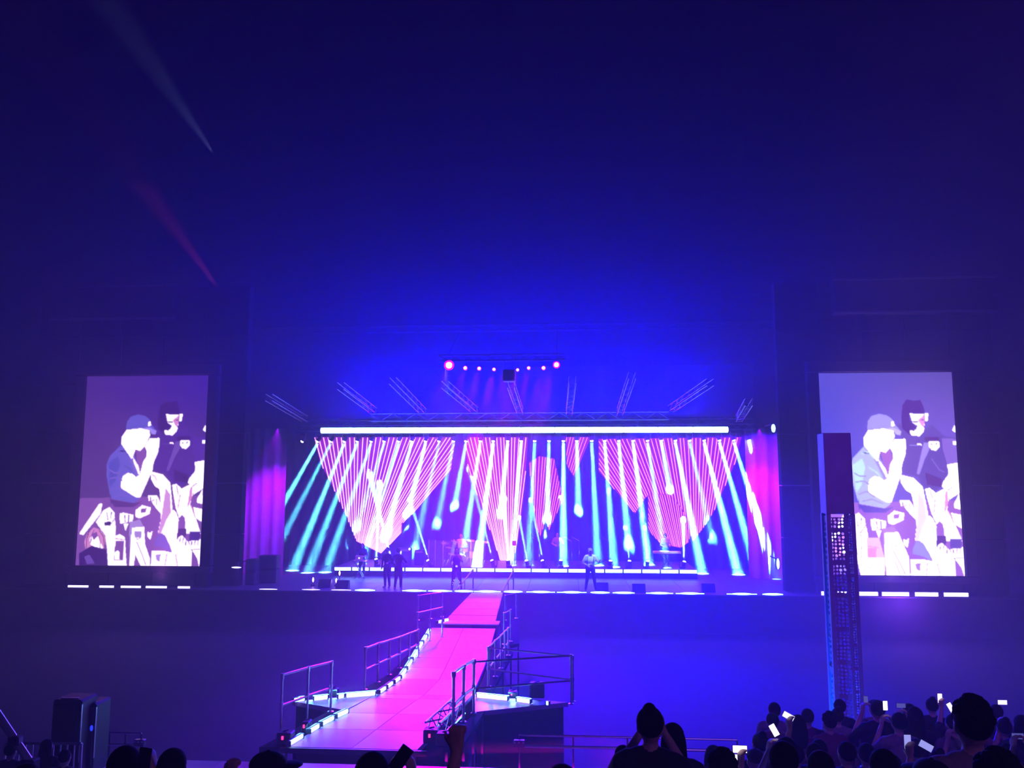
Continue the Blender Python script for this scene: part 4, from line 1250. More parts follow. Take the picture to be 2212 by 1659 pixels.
for px_, Y_, lb in ((702, 38.2, 'low dark monitor wedge on the stage nearest the dimmer screen'), (740, 37.9, 'low dark monitor wedge in front of the laptop stand'), (1380, 37.6, 'monitor wedge on the stage lip just beyond the guitarist'), (1530, 37.9, 'low pale-edged monitor wedge near the brighter screen'), (1300, 37.9, 'monitor wedge right beside the guitarist')):
    wedge(px_, Y_, lb)
for i, (xa, xb, ya, yb, Y_, lb) in enumerate(((528, 552, 1208, 1272, 38.6, 'dark loudspeaker stack at the stage side below the dimmer screen wall'), (556, 598, 1200, 1272, 39.4, 'wider dark loudspeaker stack next to the side drape'))):
    a, b_ = P(xa, yb, Y=Y_), P(xb, ya, Y=Y_)
    t = thing('loudspeaker', Vector(((a.x + b_.x) / 2, Y_, DZ)), lb, 'speaker')
    o = wl(t)
    wd_, hh = b_.x - a.x, b_.z - DZ
    for k in range(2):
        cb = MB().cbox(o + Vector((0, .3, hh * (k + .5) / 2)), (wd_, .6, hh / 2 - .02), .03).build('cabinet', m_black, t)
        MB().cbox(o + Vector((0, -.01, hh * (k + .5) / 2)), (wd_ * .88, .02, hh * .42), .005).build('grille', m_dsteel, cb)
for i, (px_, py_) in enumerate(((677, 1252), (734, 1238), (727, 1254))):
    c = P(px_, py_, Y=38.6)
    t = thing('floor_lamp', Vector((c.x, 38.6, DZ)), ('small glowing pink uplight alone on the dark stage side', 'pink uplight below the end of the riser', 'lower pink uplight at the riser end')[i], 'lamp')
    o = wl(t)
    MB().cbox(o + Vector((0, 0, .05)), (.2, .16, .1), .02).build('base', m_black, t)
    MB().tube(o + Vector((0, 0, .1)), o + Vector((0, 0, c.z - DZ)), .02, n=6).build('stem', m_black, t)
    MB().ell(Vector((c.x, 38.56, c.z)), (.035, .03, .11), 10, 8).build('lens', m_plens, t, smooth=True)
# added spots that brighten the drums, laptop stand and performers
for px_, Y_, zt_, e_, c_ in ((996, 43.8, 2.8, 17000, (.4, .75, 1)), (1276, 37.7, 3.1, 9000, (.45, .8, 1)), (986, 37.45, 3.3, 1800, (1, .35, .7)), (1445, 43.3, 2.9, 9000, (.5, .85, 1)), (779, 41.4, 2.8, 5000, (1, .15, .7))):
    tp = Vector((P(px_, 1230, Y=Y_).x, Y_, zt_))
    lamp('SPOT', (tp.x + (.5 if px_ != 986 else -1), 34.2, 12.0), tp, e_, c_, name='performer_fill_light', spot_size=math.radians(9 if px_ == 996 else 5), spot_blend=.8)
# slanting handrails of the ramp head
for i, (xa, xb, yb_) in enumerate(((985, 1022, 1230), (1086, 1109, 1232))):
    a = P(xa, 1275, Y=37.15)
    q = P(xb, yb_, Y=38.2)
    a.z = DZ + .03
    t = thing('handrail', Vector((a.x, a.y, DZ)), ('slanting pink-lit handrail beside the singer', 'slanting pink-lit handrail on the far side of the ramp from the singer')[i], 'handrail')
    MB().tube(a, q, .035, n=8).build('rail', m_alu, t)
    MB().tube(Vector((q.x, q.y, DZ)), q, .03, n=8).build('post', m_dsteel, t)
    MB().tube(a.lerp(q, .5) * 1, Vector((a.lerp(q, .5).x, a.lerp(q, .5).y, DZ)), .02, n=6).build('post', m_dsteel, t)

# ------------------------------------------------------------------ runway
def G(px, py, z=DZ):
    return P(px, py, z=z)


LE = [(620, 1613), (746, 1536), (814, 1499), (864, 1466), (932, 1356)]      # runway edge on the dimmer screen side
RE = [(915, 1606), (978, 1542), (1022, 1500), (1050, 1431), (1072, 1353)]
LEw, REw = [G(*p) for p in LE], [G(*p) for p in RE]


def edge(E_, Y):
    if Y <= E_[0].y:
        return E_[0].lerp(E_[1], (Y - E_[0].y) / (E_[1].y - E_[0].y)).x
    for a, b in zip(E_, E_[1:]):
        if Y <= b.y:
            return a.lerp(b, (Y - a.y) / (b.y - a.y)).x
    return E_[-1].x


rw = thing('runway', (LEw[0] + REw[0]) / 2 * 1, 'magenta-lit runway of pale panels running from the front floor to the stage', 'runway')
rw.location.z = 0
Y0, Y1 = LEw[0].y, LEw[-1].y
ys = [Y0, Y0 + 1.15, Y0 + 2.3, Y0 + 3.5, G(814, 1499).y, G(864, 1466).y]
while ys[-1] < Y1 - 1.4:
    ys.append(ys[-1] + 1.22)
ys.append(Y1)
for i in range(len(ys) - 1):
    a, b = ys[i] + .006, ys[i + 1] - .006
    for k in range(2):
        pts = []
        for (u, Y) in ((k / 2, a), ((k + 1) / 2, a), ((k + 1) / 2, b), (k / 2, b)):
            x = edge(LEw, Y) * (1 - u) + edge(REw, Y) * u + (.006 if u == k / 2 else -.006)
            pts.append(Vector((x, Y, DZ - .1)))
        MB().prism(pts, (0, 0, .1)).build('deck_panel', m_run2 if (i < 6 and (i + k) % 2) else m_run, rw)
for tri in ([(814, 1499), (632, 1515), (746, 1534)], [(1022, 1499), (1228, 1517), (1024, 1538)]):
    pts = [G(*p) for p in tri]
    cx = sum(pts, Vector()) / 3
    MB().prism([p.lerp(cx, .01) - Vector((0, 0, .1)) for p in pts], (0, 0, .1)).build('wing_panel', m_run, rw)
# the narrower ramp up to the stage
ra, rb, rc, rd = G(958, 1345), G(1070, 1345), G(1086, 1281), G(1019, 1281)
rb.y = ra.y
n = 5
for i in range(n):
    q = [ra.lerp(rd, i / n + .003), rb.lerp(rc, i / n + .003), rb.lerp(rc, (i + 1) / n - .003), ra.lerp(rd, (i + 1) / n - .003)]
    MB().prism([p - Vector((0, 0, .08)) for p in q], (0, 0, .1)).build('ramp_panel', m_run, rw)
a, b = G(944, 1349), G(1078, 1349)
b.y = a.y
MB().cbox((a + b) / 2 + Vector((0, .3, .018)), ((b - a).x, .7, .036), .008).build('step_edge', m_white, rw)
# dark cloth round the base
for k in range(len(LEw) - 1):
    for E_, s_ in ((LEw, 1), (REw, -1)):
        a, b = E_[k].copy(), E_[k + 1].copy()
        a.z = b.z = 0
        d = Vector((.12 * s_, 0, 0))
        MB().prism([a + d, b + d, b + d + Vector((0, 0, DZ - .11)), a + d + Vector((0, 0, DZ - .11))], (.03 * s_, 0, 0)).build('skirt', m_tower, rw)
a, b = LEw[0].copy(), REw[0].copy()
MB().box(((a.x + b.x) / 2, a.y + .08, .84), (b.x - a.x - .2, .04, 1.68)).build('skirt', m_tower, rw)
MB().cbox(((a.x + b.x) / 2, a.y - .05, DZ - .05), (b.x - a.x + .3, .09, .1), .015).build('front_edge', m_black, rw)
for tri in ([(814, 1499), (632, 1515), (746, 1534)], [(1022, 1499), (1228, 1517), (1024, 1538)]):
    p = [G(*q) for q in tri]
    cx = sum(p, Vector()) / 3
    for u, v in ((0, 1), (1, 2)):
        a, b = p[u].lerp(cx, .08), p[v].lerp(cx, .08)
        a.z = b.z = 0
        MB().prism([a, b, b + Vector((0, 0, DZ - .11)), a + Vector((0, 0, DZ - .11))], (0, .02, 0)).build('skirt', m_tower, rw)
for a, b in ((ra, rd), (rb, rc)):
    a, b = a.copy(), b.copy()
    a.z = b.z = 0
    MB().prism([a, b, b + Vector((0, 0, DZ - .1)), a + Vector((0, 0, DZ - .1))], (.03, 0, 0)).build('skirt', m_tower, rw)

# LED tubes along the runway edges
TUBES = [((622, 1607), (652, 1589)), ((666, 1580), (687, 1567.5)), ((692, 1564), (719, 1550)), ((724, 1547), (750, 1535)),
         ((632, 1512.5), (659, 1508.5)), ((676, 1508), (709, 1504.5)), ((728, 1504), (744, 1502)), ((746, 1501.5), (812, 1496.5)),
         ((817, 1495), (831, 1486)), ((834, 1484), (846, 1475)), ((850, 1473), (862, 1464.5)),
         ((864, 1462), (875, 1447)), ((877.5, 1443), (888, 1427)), ((890, 1423), (900, 1406)), ((902, 1402.5), (911, 1389)), ((913, 1386), (920, 1374)), ((922, 1372), (928, 1361)),
         ((944, 1344), (955, 1341)), ((957, 1340.5), (968, 1338)),
         ((1030, 1501), (1099, 1508)), ((1116, 1510), (1148, 1514.5)), ((1179, 1518), (1188, 1519))]
TL = ['the one at the very front corner', 'second along the front slanting edge', 'third along the front slanting edge', 'last of the front slanting edge, at the notch',
      'outermost on the short side wing', 'second from the tip of the short side wing', 'short stub on the side wing', 'longest on the side wing, at the inner corner',
      'first past the wing corner', 'second past the wing corner', 'third past the wing corner', 'first of the long straight edge', 'second of the long straight edge', 'third of the long straight edge', 'fourth of the long straight edge', 'fifth of the long straight edge', 'last of the long straight edge',
      'first beside the narrow ramp', 'second beside the narrow ramp', 'long one behind the pipe railing', 'shorter one before the dark box', 'square bright stub past the dark box']
for (a, b), lb in zip(TUBES, TL):
    A, B = G(*a, z=DZ + .07), G(*b, z=DZ + .07)
    hh = .1
    led_tube('led_tube', A, B, hh, .09, 'white-cyan LED tube on the runway edge, ' + lb, 'LED tubes on the runway edges', m_led)
for A, B, e in ((G(640, 1595), G(745, 1536), 14), (G(645, 1511), G(812, 1497), 50), (G(864, 1462), G(928, 1361), 30), (G(1030, 1501), G(1148, 1514), 34)):
    A, B = A + Vector((0, 0, .16)), B + Vector((0, 0, .16))
    m_ = (A + B) / 2
    d = (B - A).normalized()
    nrm = Vector((d.y, -d.x, 0)) * (1 if d.x >= 0 else 1)
    l = lamp('AREA', m_, m_ + nrm, e, (.12, .5, 1), name='runway_line_light', shape='RECTANGLE', size=(B - A).length, size_y=.1)
    zz = -(nrm * .75 + Vector((0, 0, -.66))).normalized()
    xx = d
    yyv = zz.cross(xx).normalized()
    l.rotation_euler = Matrix((xx, yyv, zz)).transposed().to_euler()

# power boxes with red indicators
for i, (px, py, lb) in enumerate(((613, 1608, 'dark power box with a red light at the front runway corner'), (659, 1581, 'dark power box with a red light between two runway LED tubes'), (930, 1606, 'dark power box with a red light at the pipe truss end'), (960, 1612, 'low dark equipment case at the runway corner by the truss'), (718, 1504, 'blue-lit dark power box on the runway side wing'), (1107, 1508, 'dark power box with a pink top light on the railed side wing'), (1160, 1508, 'tall dark box standing on the railed side wing'))):
    c = G(px, py)
    wd_, hh = ((.3, .22), (.16, .2), (.3, .26), (.34, .24), (.2, .16), (.22, .14), (.36, .34))[i]
    t = thing('power_box', c, lb, 'box')
    MB().cbox(c + Vector((0, .1, hh / 2)), (wd_, .26, hh), .02).build('case', m_black, t)
    MB().tube(c + Vector((-.06, .1, hh)), c + Vector((.06, .1, hh + .03)), .012, n=5).build('handle', m_black, t)
    if i in (0, 1, 2, 5):
        MB().cbox(c + Vector((-.02, -.035, hh * .6)), (.04, .02, .07 if i < 3 else .03), .005).build('indicator', m_red, t)

# ------------------------------------------------------------------ pipe railings
def railing(label, posts, mids=True, rails=None, base=None, r=.026, group=None):
    """posts: [(foot, top)]; a top rail and a middle rail run through them"""
    t = thing('railing', posts[0][0], label, 'railing', group)
    for f_, tp in posts:
        mb = MB().tube(f_, tp, r, n=8).lathe(f_, [(.07, 0), (.07, .015), (.03, .03)], 10)
        mb.tube(f_.lerp(tp, .5) - Vector((0, 0, .05)), f_.lerp(tp, .5) + Vector((0, 0, .05)), r * 1.5, n=8).tube(tp - Vector((0, 0, .08)), tp + Vector((0, 0, .03)), r * 1.5, n=8)
        mb.build('post', m_alu, t)
    for (f1, t1), (f2, t2) in zip(posts, posts[1:]):
        MB().tube(t1, t2, r, n=8).build('top_rail', m_alu, t)
        if mids:
            MB().tube(f1.lerp(t1, .48), f2.lerp(t2, .48), r, n=8).build('middle_rail', m_alu, t)
    return t


def post(px, py, ytop, z=DZ):
    f_ = G(px, py, z)
    tp = P(px, ytop, Y=f_.y)
    return (f_, Vector((f_.x, f_.y, tp.z)))


railing('two-bay metal pipe railing beside the front slanting LED edge', [post(606, 1586, 1458), post(663, 1560, 1442), post(714, 1538, 1430)])
railing('long metal pipe railing running along the straight LED edge of the runway', [post(788, 1490, 1400), post(816, 1474, 1390), post(841, 1458, 1383), post(863, 1444, 1376), post(884, 1432, 1368), post(903, 1420, 1361)])
railing('dark pipe railing in front of the runway with three thick posts', [post(979, 1590, 1453), post(1001, 1560, 1438), post(1023, 1541, 1426)], r=.034)
railing('pipe railing along the near edge of the pointed side wing', [post(1023, 1541, 1430), post(1234, 1521, 1416)], r=.022)
railing('pipe railing along the far edge of the pointed side wing', [post(1054, 1488, 1399), post(1238, 1516, 1418)], r=.022)
railing('pipe railing climbing the runway edge opposite the LED tubes', [post(1057, 1484, 1397), post(1070, 1462, 1384), post(1082, 1444, 1373), post(1091, 1428, 1364), post(1098, 1416, 1357)], r=.024)
railing('short pipe railing set off beside the ramp, laptop side', [post(901, 1392, 1324), post(928, 1384, 1318), post(955, 1376, 1312)], mids=False, r=.022)
railing('short pipe railing set off beside the ramp, guitarist side', [post(1089, 1392, 1325), post(1103, 1386, 1318)], mids=False, r=.022)
railing('upper short pipe railing close below the stage lip, laptop side', [post(903, 1340, 1287), post(930, 1337, 1283), post(955, 1333, 1280)], mids=False, r=.024)
railing('upper short pipe railing close below the stage lip, guitarist side', [post(1091, 1340, 1287), post(1115, 1336, 1282)], mids=False, r=.024)
# the ledges these railings stand on
for pts, nm in (([(560, 1612), (612, 1612), (746, 1534), (722, 1528)], 'ledge along the front slanting LED edge'), ([(770, 1494), (812, 1496), (862, 1463), (926, 1360), (900, 1392), (840, 1455)], 'ledge under the long railing'),
                ([(958, 1612), (1000, 1606), (1046, 1536), (1024, 1538)], 'ledge under the dark pipe railing'), ([(1030, 1496), (1062, 1494), (1108, 1408), (1078, 1352), (1056, 1431)], 'ledge under the climbing railing'),
                ([(895, 1396), (960, 1380), (960, 1326), (895, 1346)], 'ledge under the offset railing, laptop side'), ([(1084, 1396), (1122, 1388), (1122, 1330), (1084, 1346)], 'ledge under the offset railing, guitarist side')):
    q = [G(*p) for p in pts]
    t = thing('ledge', Vector((q[0].x, q[0].y, 0)), 'narrow dark wooden ' + nm, 'ledge')
    MB().prism([p - Vector((0, 0, .12)) for p in q], (0, 0, .1)).build('board', m_tower, t)
    cx = sum(q, Vector()) / len(q)
    mb = MB()
    for p in q:
        c = p.lerp(cx, .12)
        MB().tube((c.x, c.y, 0), (c.x, c.y, DZ - .12), .03, n=6).build('leg', m_dsteel, t)
# lattice truss lying along the edge
a, b = G(990, 1541) + Vector((0, 0, .16)), G(934, 1596) + Vector((0, 0, .16))
truss('edge_truss', a, b, .3, 'lattice truss lying along the runway edge beside the dark railing', rc=.028, step=.32)

# ------------------------------------------------------------------ front floor (second stage)
ZB = 1.72
fl = bpy.data.objects.new('floor_front_stage', None)
COL.objects.link(fl)
fl['kind'] = 'structure'
yb1, yb0 = 15.32, 9.6
lx = lambda Y: P(205, 1622, Y=15.3).x + (15.3 - Y) * -.1
rx = lambda Y: P(1340, 1630, Y=15.3).x + (15.3 - Y) * .12
nx = 8
for j in range(4):
    y_a, y_b = yb1 - (yb1 - yb0) * j / 4, yb1 - (yb1 - yb0) * (j + 1) / 4
    for i in range(nx):
        q = []
        for u, Y in ((i / nx, y_b), ((i + 1) / nx, y_b), ((i + 1) / nx, y_a), (i / nx, y_a)):
            q.append(Vector((lx(Y) * (1 - u) + rx(Y) * u, Y, ZB - .1)))
        cx = sum(q, Vector()) / 4
        MB().prism([p.lerp(cx, .002) for p in q], (0, 0, .1)).build('floor_panel', m_bst, fl)
MB().box(((lx(13) + rx(13)) / 2, (yb0 + yb1) / 2, .8), (rx(13) - lx(13) - .6, yb1 - yb0 - .2, 1.6)).build('base', m_scrim, fl)
for nm, xa, xb, y, zz, lb in (('floor_rail', 1122, 1592, 1593, 1617, 'long low double pipe rail on the front floor edge beside the crowd'), ('floor_rail', 170, 306, 1583, 1608, 'low double pipe rail beyond the dark loudspeaker')):
    A, B = P(xa, y, Y=15.2), P(xb, y, Y=15.2)
    A2, B2 = P(xa + 4, zz, Y=15.2), P(xb, zz, Y=15.2)
    A.z = B.z = (A.z + B.z) / 2
    A2.z = B2.z = (A2.z + B2.z) / 2
    t = thing(nm, Vector(((A.x + B.x) / 2, 15.2, ZB)), lb, 'railing')
    MB().tube(A, B, .02, n=8).build('upper_pipe', m_alu, t)
    MB().tube(A2, B2, .028, n=8).build('lower_pipe', m_alu, t)
    for k in range(5):
        p = A.lerp(B, k / 4)
        MB().tube((p.x, 15.2, .0), (p.x, 15.2, p.z), .018, n=6).build('post', m_dsteel, t)
    e = A if xa > 1000 else B
    MB().cbox((e.x, 15.16, A2.z + .06), (.2, .1, .12), .01).build('end_clamp', m_dsteel, t)
    for k in (-1, 0, 1):
        MB().ell((e.x + k * .075, 15.09, A2.z + .1), (.022, .015, .018), 8, 6).build('bolt', m_chrome, t)
# magenta-lit side boards at the far end of the front floor
for i in range(4):
    a, b = P(212 - i * 13, 1616, z=ZB), P(158 - i * 12, 1664, z=ZB)
    t = thing('floor_board', (a + b) / 2, 'slanting pale board beside the front floor, %s from the floor' % nth(i), 'board', 'slanting boards beside the front floor')
    d = (b - a)
    MB().prism([a, b, b - Vector((.11, 0, 0)), a - Vector((.11, 0, 0))], (0, 0, .03)).build('plank', m_run, t)
    MB().tube((a + b) / 2 - Vector((.05, 0, ZB)), (a + b) / 2 - Vector((.05, 0, 0)), .03, n=6).build('leg', m_dsteel, t)

# ------------------------------------------------------------------ equipment near the dimmer screen side
def loud(px0, px1, py, Y, zb, label, lit=False):
    a, b = P(px0, py, Y=Y), P(px1, py, Y=Y)
    t = thing('loudspeaker', Vector(((a.x + b.x) / 2, Y, zb)), label, 'speaker')
    o = wl(t)
    wd_, hh = b.x - a.x, a.z - zb
    MB().cbox(o + Vector((0, .25, hh / 2)), (wd_, .5, hh), .035).build('cabinet', m_black, t)
    MB().cbox(o + Vector((0, -.01, hh * .55)), (wd_ * .86, .03, hh * .8), .01).build('grille', m_dsteel if lit else m_black, t)
    MB().tube(o + Vector((-wd_ * .32, .1, hh)), o + Vector((wd_ * .3, .1, hh)), .02, n=6).build('handle', m_alu, t)
    MB().box(o + Vector((wd_ / 2 + .006, .02, hh * .6)), (.012, .03, hh * .7)).build('corner_strip', m_alu, t)
    return t


loud(113, 176, 1512, 13.6, 1.9, 'black loudspeaker box with a pale rim standing beyond the front corner crowd')
t = loud(180, 207, 1520, 13.9, 1.9, 'narrow dark loudspeaker with one blue light beside the black one', True)
MB().ell(wl(t) + Vector((.08, -.03, .82)), (.03, .02, .05), 8, 6).build('blue_light', M('blue_dot', (.1, .1, .8), .3, em=(.02, .05, 1), st=1.2, sample=False), t)
t = thing('camera_crane', P(-15, 1700, Y=10.5) * 1, 'slanting pale camera crane arm entering at the frame edge beside the crowd', 'camera crane')
t.location.z = 1.9
A, B = P(-40, 1490, Y=10.5), P(62, 1642, Y=10.5)
MB().tube(A, B, .05, n=8).build('arm', m_alu, t)
MB().tube(A + Vector((-.08, .05, -.04)), B + Vector((-.06, .05, -.02)), .02, n=6).build('rod', m_alu, t)
c = A.lerp(B, .72)
MB().cbox(c, (.16, .12, .12), .02).build('bracket', m_dsteel, t)
MB().cbox(B + Vector((.02, 0, -.06)), (.2, .16, .16), .02).tube(B + Vector((.05, -.1, -.06)), B + Vector((.07, -.24, -.08)), .06, n=10).build('camera', m_black, t)
MB().tube((A.x, A.y, 1.9), A, .05, n=8).build('column', m_dsteel, t)
for k in range(3):
    MB().tube((A.x, A.y, 2.2), (A.x + .5 * math.cos(k * 2.1), A.y + .5 * math.sin(k * 2.1), 1.9), .03, n=6).build('leg', m_dsteel, t)
t = thing('crowd_barrier', P(95, 1640, Y=12.2), 'low metal crowd barrier with thin upright bars below the black loudspeaker', 'barrier')
t.location.z = 1.9
a, b = P(12, 1606, Y=12.2), P(176, 1606, Y=12.2)
MB().tube(a, b, .022, n=8).build('top_rail', m_alu, t)
MB().tube((a.x, a.y, 2.0), (b.x, b.y, 2.0), .022, n=8).build('bottom_rail', m_alu, t)
for k in range(12):
    p = a.lerp(b, k / 11)
    MB().tube((p.x, p.y, 1.9 if k in (0, 11) else 2.0), p, .012 if 0 < k < 11 else .022, n=6).build('bar', m_alu, t)

# ------------------------------------------------------------------ perforated column
YC = 14.2
cw = .46
cc = P(1805, 942, Y=YC)
ztop = cc.z + .05
zmid = P(1812, 1110, Y=YC).z
t = thing('light_column', (cc.x, YC, 0), 'tall square light column with a solid head and a perforated metal shaft before the brighter screen', 'column')
RZ = Matrix.Rotation(math.radians(-4), 3, 'Z')
o = Vector((cc.x, YC + .1, 0))
MB().cbox(o + Vector((0, 0, (ztop + zmid) / 2)), (cw, cw * .92, ztop - zmid), .008, R=RZ).build('head', m_col, t)
for e in ((-1, -1), (1, -1), (1, 1), (-1, 1)):
    MB().box(o + RZ @ Vector((e[0] * (cw / 2 - .03), e[1] * (cw * .46 - .03), zmid / 2)), (.07, .07, zmid), R=RZ).build('corner_post', m_col, t)
MB().box(o + RZ @ Vector((.08, -cw * .46 + .015, zmid / 2)), (.05, .03, zmid), R=RZ).build('middle_post', m_col, t)
rr = random.Random(11)


def perf(x0, x1, nx, side):
    """plate with rows of uneven round holes"""
    zz0 = 1.2
    st = (x1 - x0) / nx
    nz = int((zmid - zz0) / st)
    mb = MB()
    for j in range(nz):
        if j % 9 == 0:
            y_ = -cw * .46 + .01
            vs = [RZ @ rotf(side, Vector((x, y_, zz0 + z_ * st))) + o for x, z_ in ((x0, j), (x1, j), (x1, j + 1), (x0, j + 1))]
            mb.add(vs, [(0, 1, 2, 3)])
            continue
        for i in range(nx):
            xa, za = x0 + st * i, zz0 + st * j
            c = Vector((xa + st * (.5 + rr.uniform(-.1, .1)), 0, za + st * (.5 + rr.uniform(-.12, .12))))
            rad = st * rr.uniform(.3, .45)
            vs = []
            m = 8
            for k in range(m):
                a = (k + .5) * 2 * math.pi / m
                q = max(abs(math.cos(a)), abs(math.sin(a)))
                vs.append((xa + st / 2 + math.cos(a) / q * st / 2, za + st / 2 + math.sin(a) / q * st / 2))
            for k in range(m):
                a = (k + .5) * 2 * math.pi / m
                rd_ = rad * rr.uniform(.85, 1.1)
                vs.append((c.x + rd_ * math.cos(a), c.z + rd_ * math.sin(a)))
            # corners of the cell
            V3 = [RZ @ rotf(side, Vector((x, -cw * .46 + .01, z_))) + o for x, z_ in vs]
            mb.add(V3, [(k, (k + 1) % m, m + (k + 1) % m, m + k) for k in range(m)])
            cs = [RZ @ rotf(side, Vector((x, -cw * .46 + .01, z_))) + o for x, z_ in ((xa, za), (xa + st, za), (xa + st, za + st), (xa, za + st))]
            b0 = len(mb.v)
            mb.v += [tuple(v) for v in cs]
            for q_, (k0, k1) in enumerate(((4, 5), (6, 7), (0, 1), (2, 3))):
                mb.f.append((b0 + q_, b0 - 2 * m + k0, b0 - 2 * m + k1))
                mb.m.append(0)
    ob = mb.build('perforated_plate', m_col, t)
    so = ob.modifiers.new('thickness', 'SOLIDIFY')
    so.thickness = .012
    return ob


def rotf(side, v):
    return Matrix.Rotation(side * math.pi / 2, 3, 'Z') @ v


perf(-.19, .055, 4, 0)
perf(.105, .19, 2, 0)
perf(-.19, .19, 5, 1)
perf(-.19, .19, 4, -1)
MB().box(o + Vector((0, 0, .6)), (cw * .96, cw * .9, 1.2), R=RZ).build('base', m_col, t)
c = P(1790, 1640, Y=YC)
lamp('SPOT', (c.x - .3, YC - .12, c.z - .9), P(1797, 1480, Y=YC), 2400, (.0, .05, 1), name='column_uplight', spot_size=math.radians(40), spot_blend=1)
for h in (2.2, 2.9, 3.5):
    lamp('POINT', (o.x, o.y, h), (0, 0, 0), 4, (.0, .05, 1), name='column_inner_light', shadow_soft_size=.06)

# ------------------------------------------------------------------ the crowd, seen from behind
def crowd_proto(pose, hs):
    p = new_person('x')
    b = Body()
    torso(b, female=(hs in ('long', 'bun')))
    legs(b, .2)
    if pose == 'stand':
        arm(b, -1, (-.27, .02, 1.13), (-.25, -.06, .9), slv='half')
        arm(b, 1, (.27, .02, 1.13), (.24, -.08, .9), slv='half')
    elif pose == 'phone':            # phone held up in both hands before the face
        arm(b, -1, (-.27, -.16, 1.25), (-.07, -.36, 1.52), d=(.2, -.1, 1), nrm=(.9, -.2, .2), curl=.75, slv='half')
        arm(b, 1, (.27, -.16, 1.25), (.07, -.36, 1.52), d=(-.2, -.1, 1), nrm=(-.9, -.2, .2), curl=.75, slv='half')
    elif pose == 'high':             # one arm stretched up with a phone
        arm(b, -1, (-.26, .0, 1.14), (-.2, -.14, .95), slv='half')
        arm(b, 1, (.27, -.14, 1.62), (.17, -.26, 1.83), d=(0, -.1, 1), nrm=(-.8, -.5, 0), curl=.7, slv='half')
    elif pose == 'fist':
        arm(b, -1, (-.27, .02, 1.13), (-.25, -.06, .9), slv='half')
        arm(b, 1, (.25, -.1, 1.63), (.2, -.16, 1.88), d=(.05, -.1, 1), nrm=(-.3, -1, 0), curl=1.35, slv='half')
    b.build('body', [m_skin, m_navy, m_blackc, m_shoe, m_eye, m_lip], p, vox=.011)
    hair(p, hs, m_blackc if hs == 'cap' else m_hair)
    p.rotation_euler = (0, 0, math.pi)
    return p


PR = {}
SH = [m_navy, m_blackc, m_grey, m_plum, m_navy, m_blackc]


def phone(c, i, label, lit=True, tilt=0, wide=False):
    t = thing('phone', c, label, 'phone')
    o = wl(t)
    R = Matrix.Rotation(tilt, 3, 'Y')
    w_, h_ = (.135, .066) if wide else (.066, .135)
    MB().cbox(o, (w_, .009, h_), .003, R=R).build('case', m_phone, t)
    MB().box(o + Vector((0, -.0055, 0)), (w_ * .92, .002, h_ * .92), R=R).build('screen', m_scr[i % 4] if lit else m_phone, t)
    return t


def spectator(pose, hs, loc, h, label, shirt=None, rz=0, grp='spectators seen from behind'):
    key = (pose, hs)
    if key not in PR:
        o = PR[key] = crowd_proto(pose, hs)
    else:
        o = dup(PR[key], loc)
    o.location = loc
    s_ = h / 1.77
    o.scale = (s_, s_, s_)
    o.rotation_euler = (0, 0, math.pi + rz)
    o['label'] = label
    o['group'] = grp
    b = [c for c in o.children if c.name.startswith('body')][0]
    b.material_slots[1].link = 'OBJECT'
    b.material_slots[1].material = shirt or random.choice(SH)
    return o


def by_head(px, ytop, Y, floor):
    p = P(px, ytop, Y=Y)
    return Vector((p.x, Y, floor)), p.z - floor


HF = ((6.5, 3.8), (9.35, 2.5), (99, 1.9))


def floor_at(Y):
    return next(f_ for y, f_ in HF if Y < y)


# near row, heads cut by the bottom of the picture
NEAR = [
    (272, 1612, 4.5, 'phone', 'short', 'dark spectator leaning in, holding up a phone, before the front floor end', .25),
    (376, 1617, 4.9, 'stand', 'long', 'dark long-haired spectator beside the leaning one', 0),
    (583, 1624, 4.6, 'stand', 'cap', 'dark spectator whose cap brim points to the runway', -1.3),
    (808, 1625, 4.4, 'phone', 'short', 'round dark head below the runway front, phone held beside it', -.2),
    (1214, 1651, 4.6, 'stand', 'short', 'head just peeking up below the long low rail', 0),
    (1345, 1610, 6.25, 'stand', 'short', 'small dark head before the end of the front floor', .1),
    (1404, 1527, 5.5, 'phone', 'bun', 'tall dark figure rising above the long low rail', -.15),
    (1452, 1562, 5.9, 'stand', 'long', 'shorter dark figure close beside the tall one at the rail', .1),
    (1560, 1624, 5.0, 'stand', 'curly', 'broad curly dark head under the end of the low rail', 0),
    (1690, 1602, 5.1, 'stand', 'short', 'rounded dark head between the low rail and the column', 0),
    (1770, 1622, 5.3, 'stand', 'long', 'dark long-haired head right before the column base', 0),
    (1905, 1618, 5.2, 'stand', 'short', 'dark short-haired head just past the column', 0),
    (2096, 1511, 4.9, 'stand', 'curly', 'big spectator in a grey shirt with large rounded dark hair', 0),
    (2150, 1628, 4.0, 'stand', 'curly', 'dark rounded head before the big grey-shirted spectator', 0),
    (2010, 1640, 4.6, 'stand', 'cap', 'dark capped head before the row of phones near the grey-shirted spectator', .3),
    (60, 1650, 4.7, 'stand', 'short', 'dark head under the camera crane', 0),
]
for px, yt, Y, pose, hs, lb, rz in NEAR:
    loc, h = by_head(px, yt, Y, 3.8)
    spectator(pose, hs, loc, h, lb, m_grey if 'grey' in lb else None, rz)
loc, h = by_head(1078, 1712, 3.7, 3.8)
spectator('fist', 'short', loc, h, 'spectator below the picture edge raising one dark fist before the runway corner', m_blackc)
c = P(503, 1634, Y=4.2)
k_ = (c.z - 3.8) / 2.0
spectator('fist', 'short', Vector((c.x + .2 * k_, 4.05, 3.8)), 1.77 * k_, 'spectator below the picture edge with one small raised hand left of the cap', m_navy)
c = P(866, 1639, Y=4.1)
phone(c, 3, 'dark tilted phone beside the round head below the runway front', False, .6)
